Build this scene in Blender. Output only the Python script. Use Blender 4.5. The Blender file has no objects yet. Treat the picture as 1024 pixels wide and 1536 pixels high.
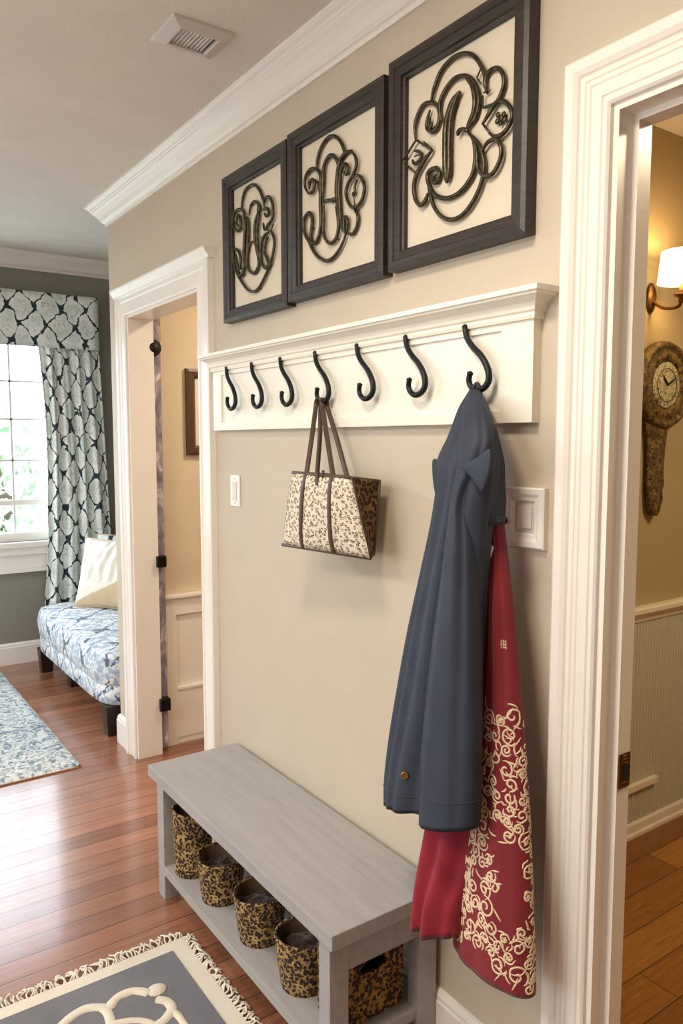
import bpy, bmesh, math, random
from mathutils import Vector, noise
random.seed(7)
PI = math.pi
COL = bpy.context.scene.collection
# ------------------------------------------------------------------ camera
F = 1150.0; CH = 1.45
PITCH = math.atan(106 / F); YAW = math.atan(808 / math.hypot(F, 106))
FW = Vector((math.sin(YAW)*math.cos(PITCH), math.cos(YAW)*math.cos(PITCH), -math.sin(PITCH)))
RT = Vector((math.cos(YAW), -math.sin(YAW), 0)); UP = RT.cross(FW)
CAM = Vector((0, 0, CH))
def ray(px, py): return RT*((px-512)/F) - UP*((py-768)/F) + FW
def at(px, py, ax, val):
    d = ray(px, py); return CAM + d*((val-CAM[ax])/d[ax])
cd = bpy.data.cameras.new('camera'); cam = bpy.data.objects.new('camera', cd); COL.objects.link(cam)
cd.sensor_fit = 'VERTICAL'; cd.sensor_height = 36; cd.lens = F/1536*36
cam.location = CAM; cam.rotation_euler = (PI/2-PITCH, 0, -YAW); bpy.context.scene.camera = cam
cd.clip_start = .02

# ------------------------------------------------------------------ materials
def srgb(r, g, b):
    f = lambda c: (c/255/12.92) if c/255 <= .04045 else ((c/255+.055)/1.055)**2.4
    return (f(r), f(g), f(b), 1)
class NT:
    def __init__(s, name):
        s.m = bpy.data.materials.new(name); s.m.use_nodes = True
        s.t = s.m.node_tree; s.b = s.t.nodes['Principled BSDF']
    def n(s, typ, **k):
        x = s.t.nodes.new(typ)
        for a, v in k.items():
            if hasattr(x, a): setattr(x, a, v)
            else: x.inputs[a.replace('_', ' ')].default_value = v
        return x
    def l(s, a, b): s.t.links.new(a, b)
    def coord(s, scale=(1, 1, 1), kind='Object', rot=(0, 0, 0)):
        c = s.n('ShaderNodeTexCoord'); m = s.n('ShaderNodeMapping')
        m.inputs['Scale'].default_value = scale; m.inputs['Rotation'].default_value = rot
        s.l(c.outputs[kind], m.inputs['Vector']); return m.outputs[0]
    def noise(s, vec, scale, detail=3, rough=.5, dist=0):
        x = s.n('ShaderNodeTexNoise'); x.inputs['Scale'].default_value = scale
        x.inputs['Detail'].default_value = detail; x.inputs['Roughness'].default_value = rough
        x.inputs['Distortion'].default_value = dist
        if vec: s.l(vec, x.inputs['Vector'])
        return x.outputs['Fac']
    def ramp(s, fac, stops, interp='LINEAR'):
        r = s.n('ShaderNodeValToRGB'); e = r.color_ramp.elements; r.color_ramp.interpolation = interp
        while len(e) < len(stops): e.new(.5)
        for i, (p, c) in enumerate(stops): e[i].position = p; e[i].color = c if len(c) == 4 else (*c, 1)
        s.l(fac, r.inputs[0]); return r.outputs[0]
    def mix(s, fac, a, b, mode='MIX'):
        x = s.n('ShaderNodeMix'); x.data_type = 'RGBA'; x.blend_type = mode
        for v, i in ((fac, 0), (a, 6), (b, 7)):
            if hasattr(v, 'is_linked'): s.l(v, x.inputs[i])
            else: x.inputs[i].default_value = v
        return x.outputs[2]
    def math(s, op, a, b=0.0):
        x = s.n('ShaderNodeMath'); x.operation = op
        for v, i in ((a, 0), (b, 1)):
            if hasattr(v, 'is_linked'): s.l(v, x.inputs[i])
            else: x.inputs[i].default_value = v
        return x.outputs[0]
    def color(s, c):
        if hasattr(c, 'is_linked'): s.l(c, s.b.inputs['Base Color'])
        else: s.b.inputs['Base Color'].default_value = c
    def bump(s, h, strength=.3, dist=.002):
        x = s.n('ShaderNodeBump'); x.inputs['Strength'].default_value = strength; x.inputs['Distance'].default_value = dist
        s.l(h, x.inputs['Height']); s.l(x.outputs[0], s.b.inputs['Normal'])
    def set(s, rough=.5, metal=0, sheen=0, coat=0, spec=None):
        s.b.inputs['Roughness'].default_value = rough; s.b.inputs['Metallic'].default_value = metal
        s.b.inputs['Sheen Weight'].default_value = sheen; s.b.inputs['Coat Weight'].default_value = coat
        if spec is not None: s.b.inputs['Specular IOR Level'].default_value = spec
        return s.m
def paint(name, c, rough=.5, var=.03, bump=.06, bscale=400, **k):
    t = NT(name); v = t.coord()
    f = t.noise(v, 6, 3)
    lo = tuple(x*(1-var) for x in c[:3])+(1,); hi = tuple(min(1, x*(1+var)) for x in c[:3])+(1,)
    t.color(t.ramp(f, [(.3, lo), (.7, hi)]))
    t.bump(t.noise(v, bscale, 2), bump, .001)
    return t.set(rough, **k)
M = {}
M['wall'] = paint('wall_paint', srgb(194, 182, 162), .6, .02, .1, 300)
M['wall_far'] = paint('grey_paint', srgb(138, 134, 124), .6, .02, .1, 300)
M['wall_small'] = paint('beige_paint', srgb(214, 198, 172), .6, .02, .1, 300)
M['wall_r'] = paint('khaki_paint', srgb(172, 152, 112), .6, .02, .1, 300)
M['ceil'] = paint('ceiling_texture', srgb(224, 218, 209), .8, .03, .9, 130)
M['white'] = paint('white_trim', srgb(236, 231, 222), .28, .01, .02, 60)
M['rack'] = paint('cream_rack', srgb(236, 230, 216), .35, .01, .02, 60)
M['bead'] = paint('beadboard_paint', srgb(190, 186, 160), .5, .02, .03, 60)
M['chair_rail'] = paint('rail_paint', srgb(226, 212, 188), .4, .01, .02, 60)
M['black'] = paint('black_iron', srgb(34, 33, 33), .42, .15, .3, 90, metal=.6)
M['plastic'] = paint('white_plastic', srgb(240, 236, 230), .3, .01, .0, 60)
M['greyplastic'] = paint('pale_grey_plastic', srgb(214, 212, 208), .35, .01, .0, 60)
M['vent'] = paint('vent_paint', srgb(205, 200, 192), .45, .02, .0, 60)
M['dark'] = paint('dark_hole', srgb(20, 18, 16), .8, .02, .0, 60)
M['gold'] = paint('brass', srgb(170, 130, 70), .3, .1, .1, 60, metal=.9)
M['bronze'] = paint('antique_bronze', srgb(120, 84, 52), .32, .3, .2, 60, metal=.8)
M['darkwood'] = paint('espresso_wood', srgb(40, 28, 24), .35, .1, .05, 60)

def m_frame():
    t = NT('dark_frame_wood'); v = t.coord((4, 4, 60))
    f = t.noise(v, 3, 5, .6)
    t.color(t.ramp(f, [(.3, srgb(34, 28, 25)), (.7, srgb(58, 49, 43))])); t.bump(f, .3, .002)
    return t.set(.42)
M['frame'] = m_frame()
def m_metal():
    t = NT('wrought_metal'); v = t.coord()
    f = t.noise(v, 90, 4, .6)
    t.color(t.ramp(f, [(.3, srgb(40, 36, 28)), (.7, srgb(92, 84, 64))])); t.bump(f, .4, .001)
    return t.set(.36, .7)
M['wrought'] = m_metal()
def m_linen():
    t = NT('linen_backing'); v = t.coord()
    f = t.noise(v, 5, 3)
    t.color(t.ramp(f, [(.3, srgb(206, 196, 174)), (.7, srgb(216, 206, 184))])); t.bump(t.noise(v, 500, 2), .15, .001)
    return t.set(.75)
M['linen'] = m_linen()
def m_floor(name, c1, c2, c3, row, width, rough, coat=.0, gap=.0014, grain=1.0):
    t = NT(name); v = t.coord()
    br = t.n('ShaderNodeTexBrick'); br.offset = .37; br.offset_frequency = 2
    br.inputs['Scale'].default_value = 1; br.inputs['Brick Width'].default_value = width
    br.inputs['Row Height'].default_value = row; br.inputs['Mortar Size'].default_value = gap
    br.inputs['Mortar Smooth'].default_value = .3
    br.inputs['Color1'].default_value = (0, 0, 0, 1); br.inputs['Color2'].default_value = (1, 1, 1, 1)
    br.inputs['Mortar'].default_value = (.5, .5, .5, 1); t.l(v, br.inputs['Vector'])
    # grain, offset per plank so it breaks at the joints
    mp = t.n('ShaderNodeMapping'); mp.inputs['Scale'].default_value = (1.6, 26, 1)
    add = t.n('ShaderNodeVectorMath'); add.operation = 'ADD'
    t.l(v, add.inputs[0]); sc = t.n('ShaderNodeVectorMath'); sc.operation = 'SCALE'; sc.inputs['Scale'].default_value = 3.0
    t.l(br.outputs['Color'], sc.inputs[0]); t.l(sc.outputs[0], add.inputs[1]); t.l(add.outputs[0], mp.inputs['Vector'])
    g = t.noise(mp.outputs[0], 2.2, 6, .62, 1.2*grain)
    base = t.ramp(t.mix(.68, br.outputs['Color'], g), [(.2, c1), (.5, c2), (.8, c3)])
    dk = t.mix(br.outputs['Fac'], base, (.02, .008, .004, 1))
    t.color(dk)
    h = t.math('SUBTRACT', t.math('MULTIPLY', g, .25), br.outputs['Fac'])
    t.bump(h, .35, .0015)
    t.set(rough, coat=coat); t.b.inputs['Coat Roughness'].default_value = .12
    return t.m
M['floor'] = m_floor('cherry_floor', srgb(106, 64, 44), srgb(142, 92, 66), srgb(170, 120, 90), .084, 2.6, .26, .5)
M['floor_r'] = m_floor('oak_floor', srgb(104, 62, 18), srgb(146, 92, 32), srgb(186, 128, 56), .115, .9, .34, .1, .0016, 2.6)
def m_bench():
    t = NT('weathered_grey_paint'); v = t.coord((1, 1, 1))
    mp = t.coord((14, 1.2, 14)); g = t.noise(mp, 3, 6, .65, .4)
    w = t.noise(t.coord((10, 2.2, 10)), 4.2, 8, .75, .6)
    base = t.ramp(g, [(.3, srgb(152, 148, 145)), (.7, srgb(168, 164, 161))])
    worn = t.ramp(w, [(.63, (0, 0, 0, 1)), (.72, (1, 1, 1, 1))])
    t.color(t.mix(t.math('MULTIPLY', worn, .45), base, srgb(110, 100, 92))); t.bump(g, .25, .0015)
    return t.set(.45)
M['bench'] = m_bench()
def m_leopard(name, base1, base2, dark, scale, rings=False, thr=.36, kind='Object', rough=.8, warp=.35):
    t = NT(name); v = t.coord(kind=kind)
    nz = t.n('ShaderNodeTexNoise'); nz.inputs['Scale'].default_value = scale*1.3; t.l(v, nz.inputs['Vector'])
    add = t.n('ShaderNodeVectorMath'); add.operation = 'MULTIPLY_ADD'
    t.l(nz.outputs['Color'], add.inputs[0]); add.inputs[1].default_value = (warp/scale,)*3; t.l(v, add.inputs[2])
    vo = t.n('ShaderNodeTexVoronoi'); vo.voronoi_dimensions = '2D' if kind == 'UV' else '3D'; vo.inputs['Scale'].default_value = scale; t.l(add.outputs[0], vo.inputs['Vector'])
    d = vo.outputs['Distance']
    base = t.ramp(t.noise(v, scale*.35, 4, .6), [(.35, base1), (.65, base2)])
    if rings:
        m = t.ramp(d, [(.0, (.35,)*3), (.14, (.35,)*3), (.17, (1,)*3), (.33, (1,)*3), (.38, (0,)*3)])
        gapn = t.ramp(t.noise(v, scale*2.0, 2), [(.40, (0,)*3), (.45, (1,)*3)])
        m = t.mix(1.0, m, gapn, 'MULTIPLY')
    else:
        m = t.ramp(d, [(thr, (1,)*3), (thr+.06, (0,)*3)])
    c = t.mix(m, base, dark); t.color(c)
    wv = t.n('ShaderNodeTexWave'); wv.bands_direction = 'Z'; wv.inputs['Scale'].default_value = 70; wv.inputs['Distortion'].default_value = 3
    t.l(v, wv.inputs['Vector']); t.bump(wv.outputs['Fac'], .5 if not rings else .1, .002)
    return t.set(rough)
M['leopard'] = m_leopard('leopard_weave', srgb(148, 116, 64), srgb(190, 158, 104), srgb(44, 26, 16), 120, thr=.52, warp=1.1)
M['leopard_box'] = m_leopard('leopard_box_weave', srgb(132, 96, 40), srgb(176, 132, 62), srgb(44, 24, 14), 105, thr=.52, warp=1.1)
M['bagprint'] = m_leopard('leopard_canvas', srgb(212, 200, 176), srgb(224, 214, 194), srgb(84, 62, 46), 98, True, warp=.4, kind='UV')
M['bagside'] = m_leopard('brown_leopard_canvas', srgb(112, 82, 42), srgb(140, 104, 58), srgb(40, 26, 18), 75, False, thr=.40, warp=.9, kind='UV')
M['brownleather'] = paint('brown_leather', srgb(78, 58, 44), .5, .1, .2, 200)
M['darkcloth'] = paint('brown_plush', srgb(66, 46, 36), .95, .4, .8, 60, sheen=.3)
M['liner'] = paint('olive_liner', srgb(112, 90, 62), .9, .2, .4, 120)

def m_ogee(name, bg1, bg2, line, motif, su, sv, t0=.2, blue=None):
    t = NT(name); c = t.n('ShaderNodeTexCoord'); uv = c.outputs['UV']
    nz = t.n('ShaderNodeTexNoise'); nz.inputs['Scale'].default_value = 9; nz.inputs['Detail'].default_value = 4; t.l(uv, nz.inputs['Vector'])
    md = t.n('ShaderNodeVectorMath'); md.operation = 'MULTIPLY_ADD'; md.inputs[1].default_value = (.10, .10, 0)
    t.l(nz.outputs['Color'], md.inputs[0]); t.l(uv, md.inputs[2])
    sp = t.n('ShaderNodeSeparateXYZ'); t.l(md.outputs[0], sp.inputs[0])
    u = t.math('MULTIPLY', sp.outputs[0], 2*PI*su/2); v = t.math('MULTIPLY', sp.outputs[1], 2*PI*sv/2)
    fu = t.math('COSINE', u); fv = t.math('COSINE', v)
    f = t.math('ABSOLUTE', t.math('ADD', fu, fv))
    n2 = t.n('ShaderNodeTexNoise'); n2.inputs['Scale'].default_value = 30; n2.inputs['Detail'].default_value = 3; t.l(uv, n2.inputs['Vector'])
    fj = t.math('ADD', f, t.math('MULTIPLY', t.math('SUBTRACT', n2.outputs['Fac'], .5), .95))
    lm = t.ramp(fj, [(t0, (1,)*3), (t0+.05, (0,)*3)])
    # medallion petals: fine scroll marks inside the cells
    n3 = t.n('ShaderNodeTexNoise'); n3.inputs['Scale'].default_value = 22; n3.inputs['Detail'].default_value = 2; n3.inputs['Distortion'].default_value = 1.6; t.l(uv, n3.inputs['Vector'])
    pet = t.ramp(t.math('ABSOLUTE', t.math('SUBTRACT', n3.outputs['Fac'], .5)), [(.0, (1,)*3), (.03, (0,)*3)])
    inside = t.ramp(f, [(.9, (0,)*3), (1.15, (1,)*3)])
    pm = t.mix(1, pet, inside, 'MULTIPLY')
    bg = t.mix(t.ramp(nz.outputs['Fac'], [(.4, (0,)*3), (.6, (1,)*3)]), bg1, bg2)
    if blue:
        n4 = t.n('ShaderNodeTexNoise'); n4.inputs['Scale'].default_value = 26; n4.inputs['Detail'].default_value = 4; n4.inputs['Distortion'].default_value = .9; t.l(uv, n4.inputs['Vector'])
        bm = t.ramp(n4.outputs['Fac'], [(.48, (0,)*3), (.55, (1,)*3)]); bg = t.mix(t.math('MULTIPLY', bm, .8), bg, blue)
    base = t.mix(t.math('MULTIPLY', pm, .75), bg, motif)
    t.color(t.mix(lm, base, line)); t.bump(n2.outputs['Fac'], .1, .001)
    return t.set(.85, sheen=.15)
M['curtain'] = m_ogee('ogee_curtain', srgb(240, 243, 240), srgb(216, 227, 222), srgb(34, 52, 56), srgb(146, 156, 148), 12.6, 9.4, .17)
M['sofa'] = m_ogee('ogee_upholstery', srgb(236, 238, 236), srgb(206, 214, 214), srgb(86, 100, 118), srgb(100, 108, 104), 6, 6, .08, srgb(140, 162, 194))
def m_cloth(name, c1, c2, rough=.85, sheen=.3, scale=900):
    t = NT(name); v = t.coord()
    t.color(t.ramp(t.noise(v, 14, 4), [(.3, c1), (.7, c2)])); t.bump(t.noise(v, scale, 2), .25, .001)
    return t.set(rough, sheen=sheen)
M['navy'] = m_cloth('navy_fabric', srgb(33, 39, 53), srgb(40, 48, 64), .66, 0)
M['navydark'] = m_cloth('dark_navy_lining', srgb(24, 28, 38), srgb(32, 38, 50), .6, .1)
M['crimson'] = m_cloth('crimson_wool', srgb(122, 18, 36), srgb(138, 24, 42), .9, .1)
M['red'] = m_cloth('lit_red_fabric', srgb(142, 22, 34), srgb(160, 28, 40), .85, .2)  # brighter copy of the crimson, painting light on the coat's upper fold
M['redapron'] = m_cloth('crimson_fabric', srgb(112, 12, 26), srgb(126, 18, 32), .8, .15)
M['scroll'] = m_cloth('cream_scroll_print', srgb(214, 192, 154), srgb(226, 206, 172), .8, .1)
M['satin'] = m_cloth('cream_satin', srgb(226, 220, 206), srgb(240, 236, 226), .38, .2, 60)
M['tan'] = m_cloth('tan_satin', srgb(198, 174, 138), srgb(210, 188, 154), .4, .2, 60)
def m_rug1():
    t = NT('blue_mottled_rug'); v = t.coord((1, 1, 1))
    n = t.noise(v, 26, 6, .75, 1.4)
    c = t.ramp(n, [(.36, srgb(60, 86, 106)), (.46, srgb(128, 150, 164)), (.52, srgb(222, 224, 218)), (.64, srgb(236, 234, 226)), (.72, srgb(110, 136, 154))])
    t.color(c); t.bump(t.noise(v, 260, 4, .7), 1.0, .006); return t.set(.95, sheen=.3)
M['rug1'] = m_rug1()
M['jute'] = paint('jute_edge', srgb(150, 106, 70), .95, .2, .6, 200)
M['ruggrey'] = paint('grey_wool', srgb(106, 104, 108), .98, .14, 1.0, 260, sheen=.2)
M['rugcream'] = paint('cream_wool', srgb(214, 203, 184), .98, .06, .8, 260, sheen=.2)
M['fringe'] = paint('cotton_fringe', srgb(222, 212, 196), .95, .06, .5, 200)
def m_antique():
    t = NT('antique_gilt'); v = t.coord()
    n = t.noise(v, 55, 6, .7, 1.0)
    t.color(t.ramp(n, [(.38, srgb(44, 30, 14)), (.52, srgb(116, 90, 44)), (.66, srgb(156, 130, 76))])); t.bump(n, .9, .006); return t.set(.5, .35)
M['antique'] = m_antique()
def m_dial():
    t = NT('aged_dial'); v = t.coord()
    n = t.noise(v, 48, 5, .7, 2.0)
    t.color(t.ramp(n, [(.40, srgb(70, 58, 34)), (.50, srgb(186, 174, 130)), (.7, srgb(216, 206, 166))])); t.bump(n, .5, .003); return t.set(.6)
M['dial'] = m_dial()
def m_strip():
    t = NT('mottled_steel'); v = t.coord((1, 1, .5))
    n = t.noise(v, 18, 5, .65, 1.0)
    t.color(t.ramp(n, [(.38, srgb(120, 112, 128)), (.55, srgb(160, 154, 166)), (.68, srgb(240, 238, 244))])); return t.set(.3, 0)
M['steel'] = m_strip()
def m_glass():
    t = NT('window_glass'); g = t.n('ShaderNodeBsdfGlossy'); g.inputs['Roughness'].default_value = .02
    tr = t.n('ShaderNodeBsdfTransparent'); mx = t.n('ShaderNodeMixShader'); mx.inputs[0].default_value = .05
    t.l(tr.outputs[0], mx.inputs[1]); t.l(g.outputs[0], mx.inputs[2])
    t.l(mx.outputs[0], t.t.nodes['Material Output'].inputs['Surface']); return t.m
M['glass'] = m_glass()
def m_leaf():
    t = NT('leaf_green'); v = t.coord(); t.color(t.ramp(t.noise(v, 3, 4), [(.3, srgb(150, 178, 140)), (.7, srgb(206, 222, 196))])); return t.set(.6)
M['leaf'] = m_leaf()
M['bark'] = paint('bark', srgb(96, 80, 66), .9, .2, .6, 30)
M['pale_ground'] = paint('pale_grey_ground', srgb(176, 180, 176), .95, .2, .6, 30)  # ground coloured pale grey to keep green bounce light out of the room
def m_shade():
    t = NT('lit_lamp_shade'); t.color(srgb(255, 236, 200)); t.set(.7)
    t.b.inputs['Emission Color'].default_value = (1, .78, .45, 1); t.b.inputs['Emission Strength'].default_value = 3.2; return t.m
M['shade'] = m_shade()
def m_bulb():
    t = NT('lit_glass_bulb'); t.color(srgb(255, 240, 210)); t.set(.3)
    t.b.inputs['Emission Color'].default_value = (1, .82, .52, 1); t.b.inputs['Emission Strength'].default_value = 4; return t.m
M['bulb'] = m_bulb()

# ------------------------------------------------------------------ mesh helpers
class MB:
    def __init__(s): s.bm = bmesh.new(); s.uv = s.bm.loops.layers.uv.new('UVMap'); s.mi = 0; s.smooth = False
    def face(s, vs, uvs=None):
        try: f = s.bm.faces.new(vs)
        except ValueError: return None
        f.material_index = s.mi; f.smooth = s.smooth
        if uvs:
            for l, u in zip(f.loops, uvs): l[s.uv].uv = u
        return f
    def box(s, x0, x1, y0, y1, z0, z1, bev=0.0):
        if x0 > x1: x0, x1 = x1, x0
        if y0 > y1: y0, y1 = y1, y0
        if z0 > z1: z0, z1 = z1, z0
        v = [s.bm.verts.new((x, y, z)) for x in (x0, x1) for y in (y0, y1) for z in (z0, z1)]
        fs = [s.face([v[i] for i in q]) for q in ((0,1,3,2),(4,6,7,5),(0,4,5,1),(2,3,7,6),(0,2,6,4),(1,5,7,3))]
        if bev > 0:
            es = list({e for f in fs for e in f.edges})
            bmesh.ops.bevel(s.bm, geom=es, offset=bev, segments=2, affect='EDGES', profile=.7, material=s.mi)
        return s
    def sweep(s, path, prof, mp, closed=False, cap=True):
        """path: 2-D points, prof: (out, up) pairs; out goes to the LEFT of the path; mp(a,b,up)->3-D"""
        n = len(path); rings = []
        for i in range(n):
            p = Vector(path[i])
            d0 = (p-Vector(path[i-1])).normalized() if (i > 0 or closed) else None
            d1 = (Vector(path[(i+1) % n])-p).normalized() if (i < n-1 or closed) else None
            d0 = d0 or d1; d1 = d1 or d0
            n0 = Vector((-d0.y, d0.x)); n1 = Vector((-d1.y, d1.x))
            m = (n0+n1); m = m/(m.dot(n0)) if m.length > 1e-6 else n0
            rings.append([s.bm.verts.new(mp(p.x+m.x*o, p.y+m.y*o, u)) for o, u in prof])
        k = len(prof)
        for i in range(n if closed else n-1):
            a, b = rings[i], rings[(i+1) % n]
            for j in range(k): s.face([a[j], a[(j+1) % k], b[(j+1) % k], b[j]])
        if cap and not closed: s.face(rings[0][::-1]); s.face(rings[-1])
        return s
    def tube(s, pts, r, seg=10, cap=True, flat=None):
        pts = [Vector(p) for p in pts]; n = len(pts); s.smooth = True; rings = []
        up = Vector((0.13, .2, 1)).normalized(); prev = None
        for i, p in enumerate(pts):
            t = (pts[min(i+1, n-1)]-pts[max(i-1, 0)]).normalized()
            if prev is None:
                a = t.orthogonal().normalized()
            else:
                a = (prev-t*prev.dot(t)); a = a.normalized() if a.length > 1e-6 else t.orthogonal().normalized()
            prev = a; b = t.cross(a); rr = r[i] if isinstance(r, (list, tuple)) else r
            rings.append([s.bm.verts.new(p+(a*math.cos(2*PI*j/seg)+b*math.sin(2*PI*j/seg))*rr) for j in range(seg)])
        for i in range(n-1):
            for j in range(seg): s.face([rings[i][j], rings[i][(j+1) % seg], rings[i+1][(j+1) % seg], rings[i+1][j]])
        if cap:
            for ring, p, sg in ((rings[0], pts[0], -1), (rings[-1], pts[-1], 1)):
                t = (pts[1]-pts[0] if sg < 0 else pts[-1]-pts[-2]).normalized()*sg
                rr = (r[0] if sg < 0 else r[-1]) if isinstance(r, (list, tuple)) else r
                c = s.bm.verts.new(p+t*rr*.6)
                for j in range(seg): s.face([ring[j], ring[(j+1) % seg], c])
        s.smooth = False; return s
    def lathe(s, prof, seg=40, mp=lambda x, y, z: (x, y, z), smooth=True, closed=False):
        s.smooth = smooth; rings = []
        for r, h in prof: rings.append([s.bm.verts.new(mp(r*math.cos(2*PI*j/seg), r*math.sin(2*PI*j/seg), h)) for j in range(seg)])
        m = len(rings)
        for i in range(m if closed else m-1):
            for j in range(seg):
                u0, u1 = j/seg, (j+1)/seg
                s.face([rings[i][j], rings[i][(j+1) % seg], rings[(i+1) % m][(j+1) % seg], rings[(i+1) % m][j]],
                       [(u0, i/m), (u1, i/m), (u1, (i+1)/m), (u0, (i+1)/m)])
        if not closed: s.face(rings[0][::-1]); s.face(rings[-1])
        s.smooth = False; return s
    def grid(s, rows, closed=False, uvf=None, smooth=True, caps=False):
        s.smooth = smooth; V = [[s.bm.verts.new(p) for p in r] for r in rows]; n = len(rows[0])
        for i in range(len(V)-1):
            for j in range(n if closed else n-1):
                k = (j+1) % n
                q = uvf and [uvf(i, j), uvf(i, j+1), uvf(i+1, j+1), uvf(i+1, j)]
                s.face([V[i][j], V[i][k], V[i+1][k], V[i+1][j]], q)
        if caps and closed: s.face(V[0][::-1]); s.face(V[-1])
        s.smooth = False; return V
    def build(s, name, mats, parent=None, solid=0, recalc=True, origin=None):
        if recalc: bmesh.ops.recalc_face_normals(s.bm, faces=s.bm.faces)
        me = bpy.data.meshes.new(name); s.bm.to_mesh(me); s.bm.free()
        for m in (mats if isinstance(mats, (list, tuple)) else [mats]): me.materials.append(m)
        o = bpy.data.objects.new(name, me); COL.objects.link(o)
        if solid:
            md = o.modifiers.new('thickness', 'SOLIDIFY'); md.thickness = solid; md.offset = -1
        if parent:
            o.parent = parent
            l = Vector(parent.location); q = parent
            while q.parent: q = q.parent; l += Vector(q.location)
            me.transform(__import__('mathutils').Matrix.Translation(-l))
        return o
def tag(o, label=None, cat=None, group=None, kind=None):
    if label: o['label'] = label
    if cat: o['category'] = cat
    if group: o['group'] = group
    if kind: o['kind'] = kind
    return o
def thing(name, loc, label, cat, group=None):
    o = bpy.data.objects.new(name, None); COL.objects.link(o); o.location = loc; o.empty_display_size = .1
    return tag(o, label, cat, group)
def struct(o): o['kind'] = 'structure'; return o
def catmull(pts, k=6, closed=False):
    pts = [Vector(p) for p in pts]; n = len(pts); out = []
    for i in range(n if closed else n-1):
        if closed: p0, p1, p2, p3 = pts[(i-1) % n], pts[i], pts[(i+1) % n], pts[(i+2) % n]
        else: p0, p1, p2, p3 = pts[max(i-1, 0)], pts[i], pts[i+1], pts[min(i+2, n-1)]
        for j in range(k):
            t = j/k
            out.append(.5*((2*p1)+(p2-p0)*t+(2*p0-5*p1+4*p2-p3)*t*t+(3*p1-p0-3*p2+p3)*t**3))
    out.append(pts[0] if closed else pts[-1]); return out
XY = lambda a, b, u: (a, b, u)

# ------------------------------------------------------------------ SETTING
WX = 1.19                      # hall face of the long wall
CZ = 2.515                     # hall ceiling
YC = 3.56                      # outside corner of the long wall
YB = 5.25                      # far wall
def wallbox(name, mat, *boxes):
    b = MB()
    for q in boxes: b.box(*q)
    return struct(b.build(name, mat))
DL0, DL1, DLZ = 2.575, 3.32, 1.995      # left doorway
DR0, DR1, DRZ = .02, .868, 2.032        # right doorway
b = MB()
b.box(WX, 1.262, -1.7, DR0, 0, CZ+.05); b.box(WX, 1.262, DR0, DR1, DRZ, CZ+.05)
b.box(WX, 1.262, DR1, 1.66, 0, CZ+.05); b.box(WX, 1.298, 1.66, DL0, 0, CZ+.05); b.box(WX, 1.298, DL0, DL1, DLZ, CZ+.05); b.box(WX, 1.298, DL1, 3.40, 0, CZ+.05); b.box(WX, 1.31, 3.40, YC, 0, CZ+.05)
struct(b.build('wall_right', M['wall']))
wallbox('wall_left', M['wall'], (-2.6, -2.5, -1.7, 5.35, 0, 2.9))
wallbox('wall_near', M['wall'], (-2.6, 4.1, -1.8, -1.7, 0, 2.7))
WX0, WX1, WZ0, WZ1 = -.42, 1.43, .80, 2.12
wallbox('wall_far', M['wall_far'], (-2.6, WX0, YB, YB+.14, 0, 2.9), (WX1, 3.4, YB, YB+.14, 0, 2.9),
        (WX0, WX1, YB, YB+.14, 0, WZ0), (WX0, WX1, YB, YB+.14, WZ1, 2.9))
wallbox('wall_end', M['wall_far'], (3.3, 3.4, YC-.16, 5.35, 0, 2.9))
wallbox('wall_partition', M['wall_small'], (1.31, 3.4, 3.40, YC, 0, CZ+.05))
wallbox('wall_middle', M['wall_r'], (1.262, 4.1, 1.61, 1.70, 0, CZ+.05))
wallbox('wall_back', M['wall_small'], (2.9, 3.0, 1.70, 3.40, 0, CZ+.05))
wallbox('wall_outer', M['wall_r'], (4.0, 4.1, -1.7, 1.61, 0, CZ+.05))
# floors
b = MB(); b.box(-2.5, 1.25, -1.7, YB, -.05, 0); b.box(1.25, 3.3, 1.70, YB, -.05, 0); struct(b.build('floor', M['floor']))
b = MB(); b.box(1.25, 4.0, -1.7, 1.70, -.05, 0); struct(b.build('floor_side_room', M['floor_r']))
# ceiling : level over the hall, rising slightly over the sitting room
b = MB()
rows = [[(x, y, z) for x in (-2.6, 4.1)] for y, z in ((-1.8, CZ), (3.6, CZ), (YB+.1, 2.652))]
b.grid(rows, smooth=False); rows = [[(x, y, z+.1) for x in (-2.6, 4.1)] for y, z in ((-1.8, CZ), (3.6, CZ), (YB+.1, 2.652))]
b.grid(rows, smooth=False); struct(b.build('ceiling', M['ceil']))
# crown moulding (out, z)
def crown(z1, h, w):
    P = [(0, 0), (.10, 0), (.13, .06), (.10, .12), (.20, .16), (.30, .24), (.42, .40), (.58, .56), (.72, .66), (.74, .70), (.80, .74), (.80, .80), (.92, .86), (1, .92), (1, 1), (0, 1)]
    return [(x*w, z1-h+y*h) for x, y in P]
b = MB(); b.sweep([(WX, -1.7), (WX, YC), (3.3, YC)], crown(CZ, .092, .080), XY); struct(b.build('trim_1', M['white']))
b = MB(); b.sweep([(3.3, YB), (-2.5, YB)], crown(2.65, .112, .09), XY)
# fix direction: outward must be toward the room
struct(b.build('trim_2', M['white']))
# baseboards
BB = [(0, 0), (.016, 0), (.016, .112), (.013, .118), (.013, .126), (.006, .138), (0, .14)]
def baseboard(name, path, mat='white'): b = MB(); b.sweep(path, BB, XY); return struct(b.build(name, M[mat]))
baseboard('baseboard_right', [(WX, DR1+.086), (WX, DL0-.116)])
baseboard('baseboard_corner', [(WX, DL1+.112), (WX, YC), (3.3, YC)])
baseboard('baseboard_far', [(3.3, YB), (-2.5, YB)])
baseboard('baseboard_left', [(-2.5, YB), (-2.5, -1.7)])

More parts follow.
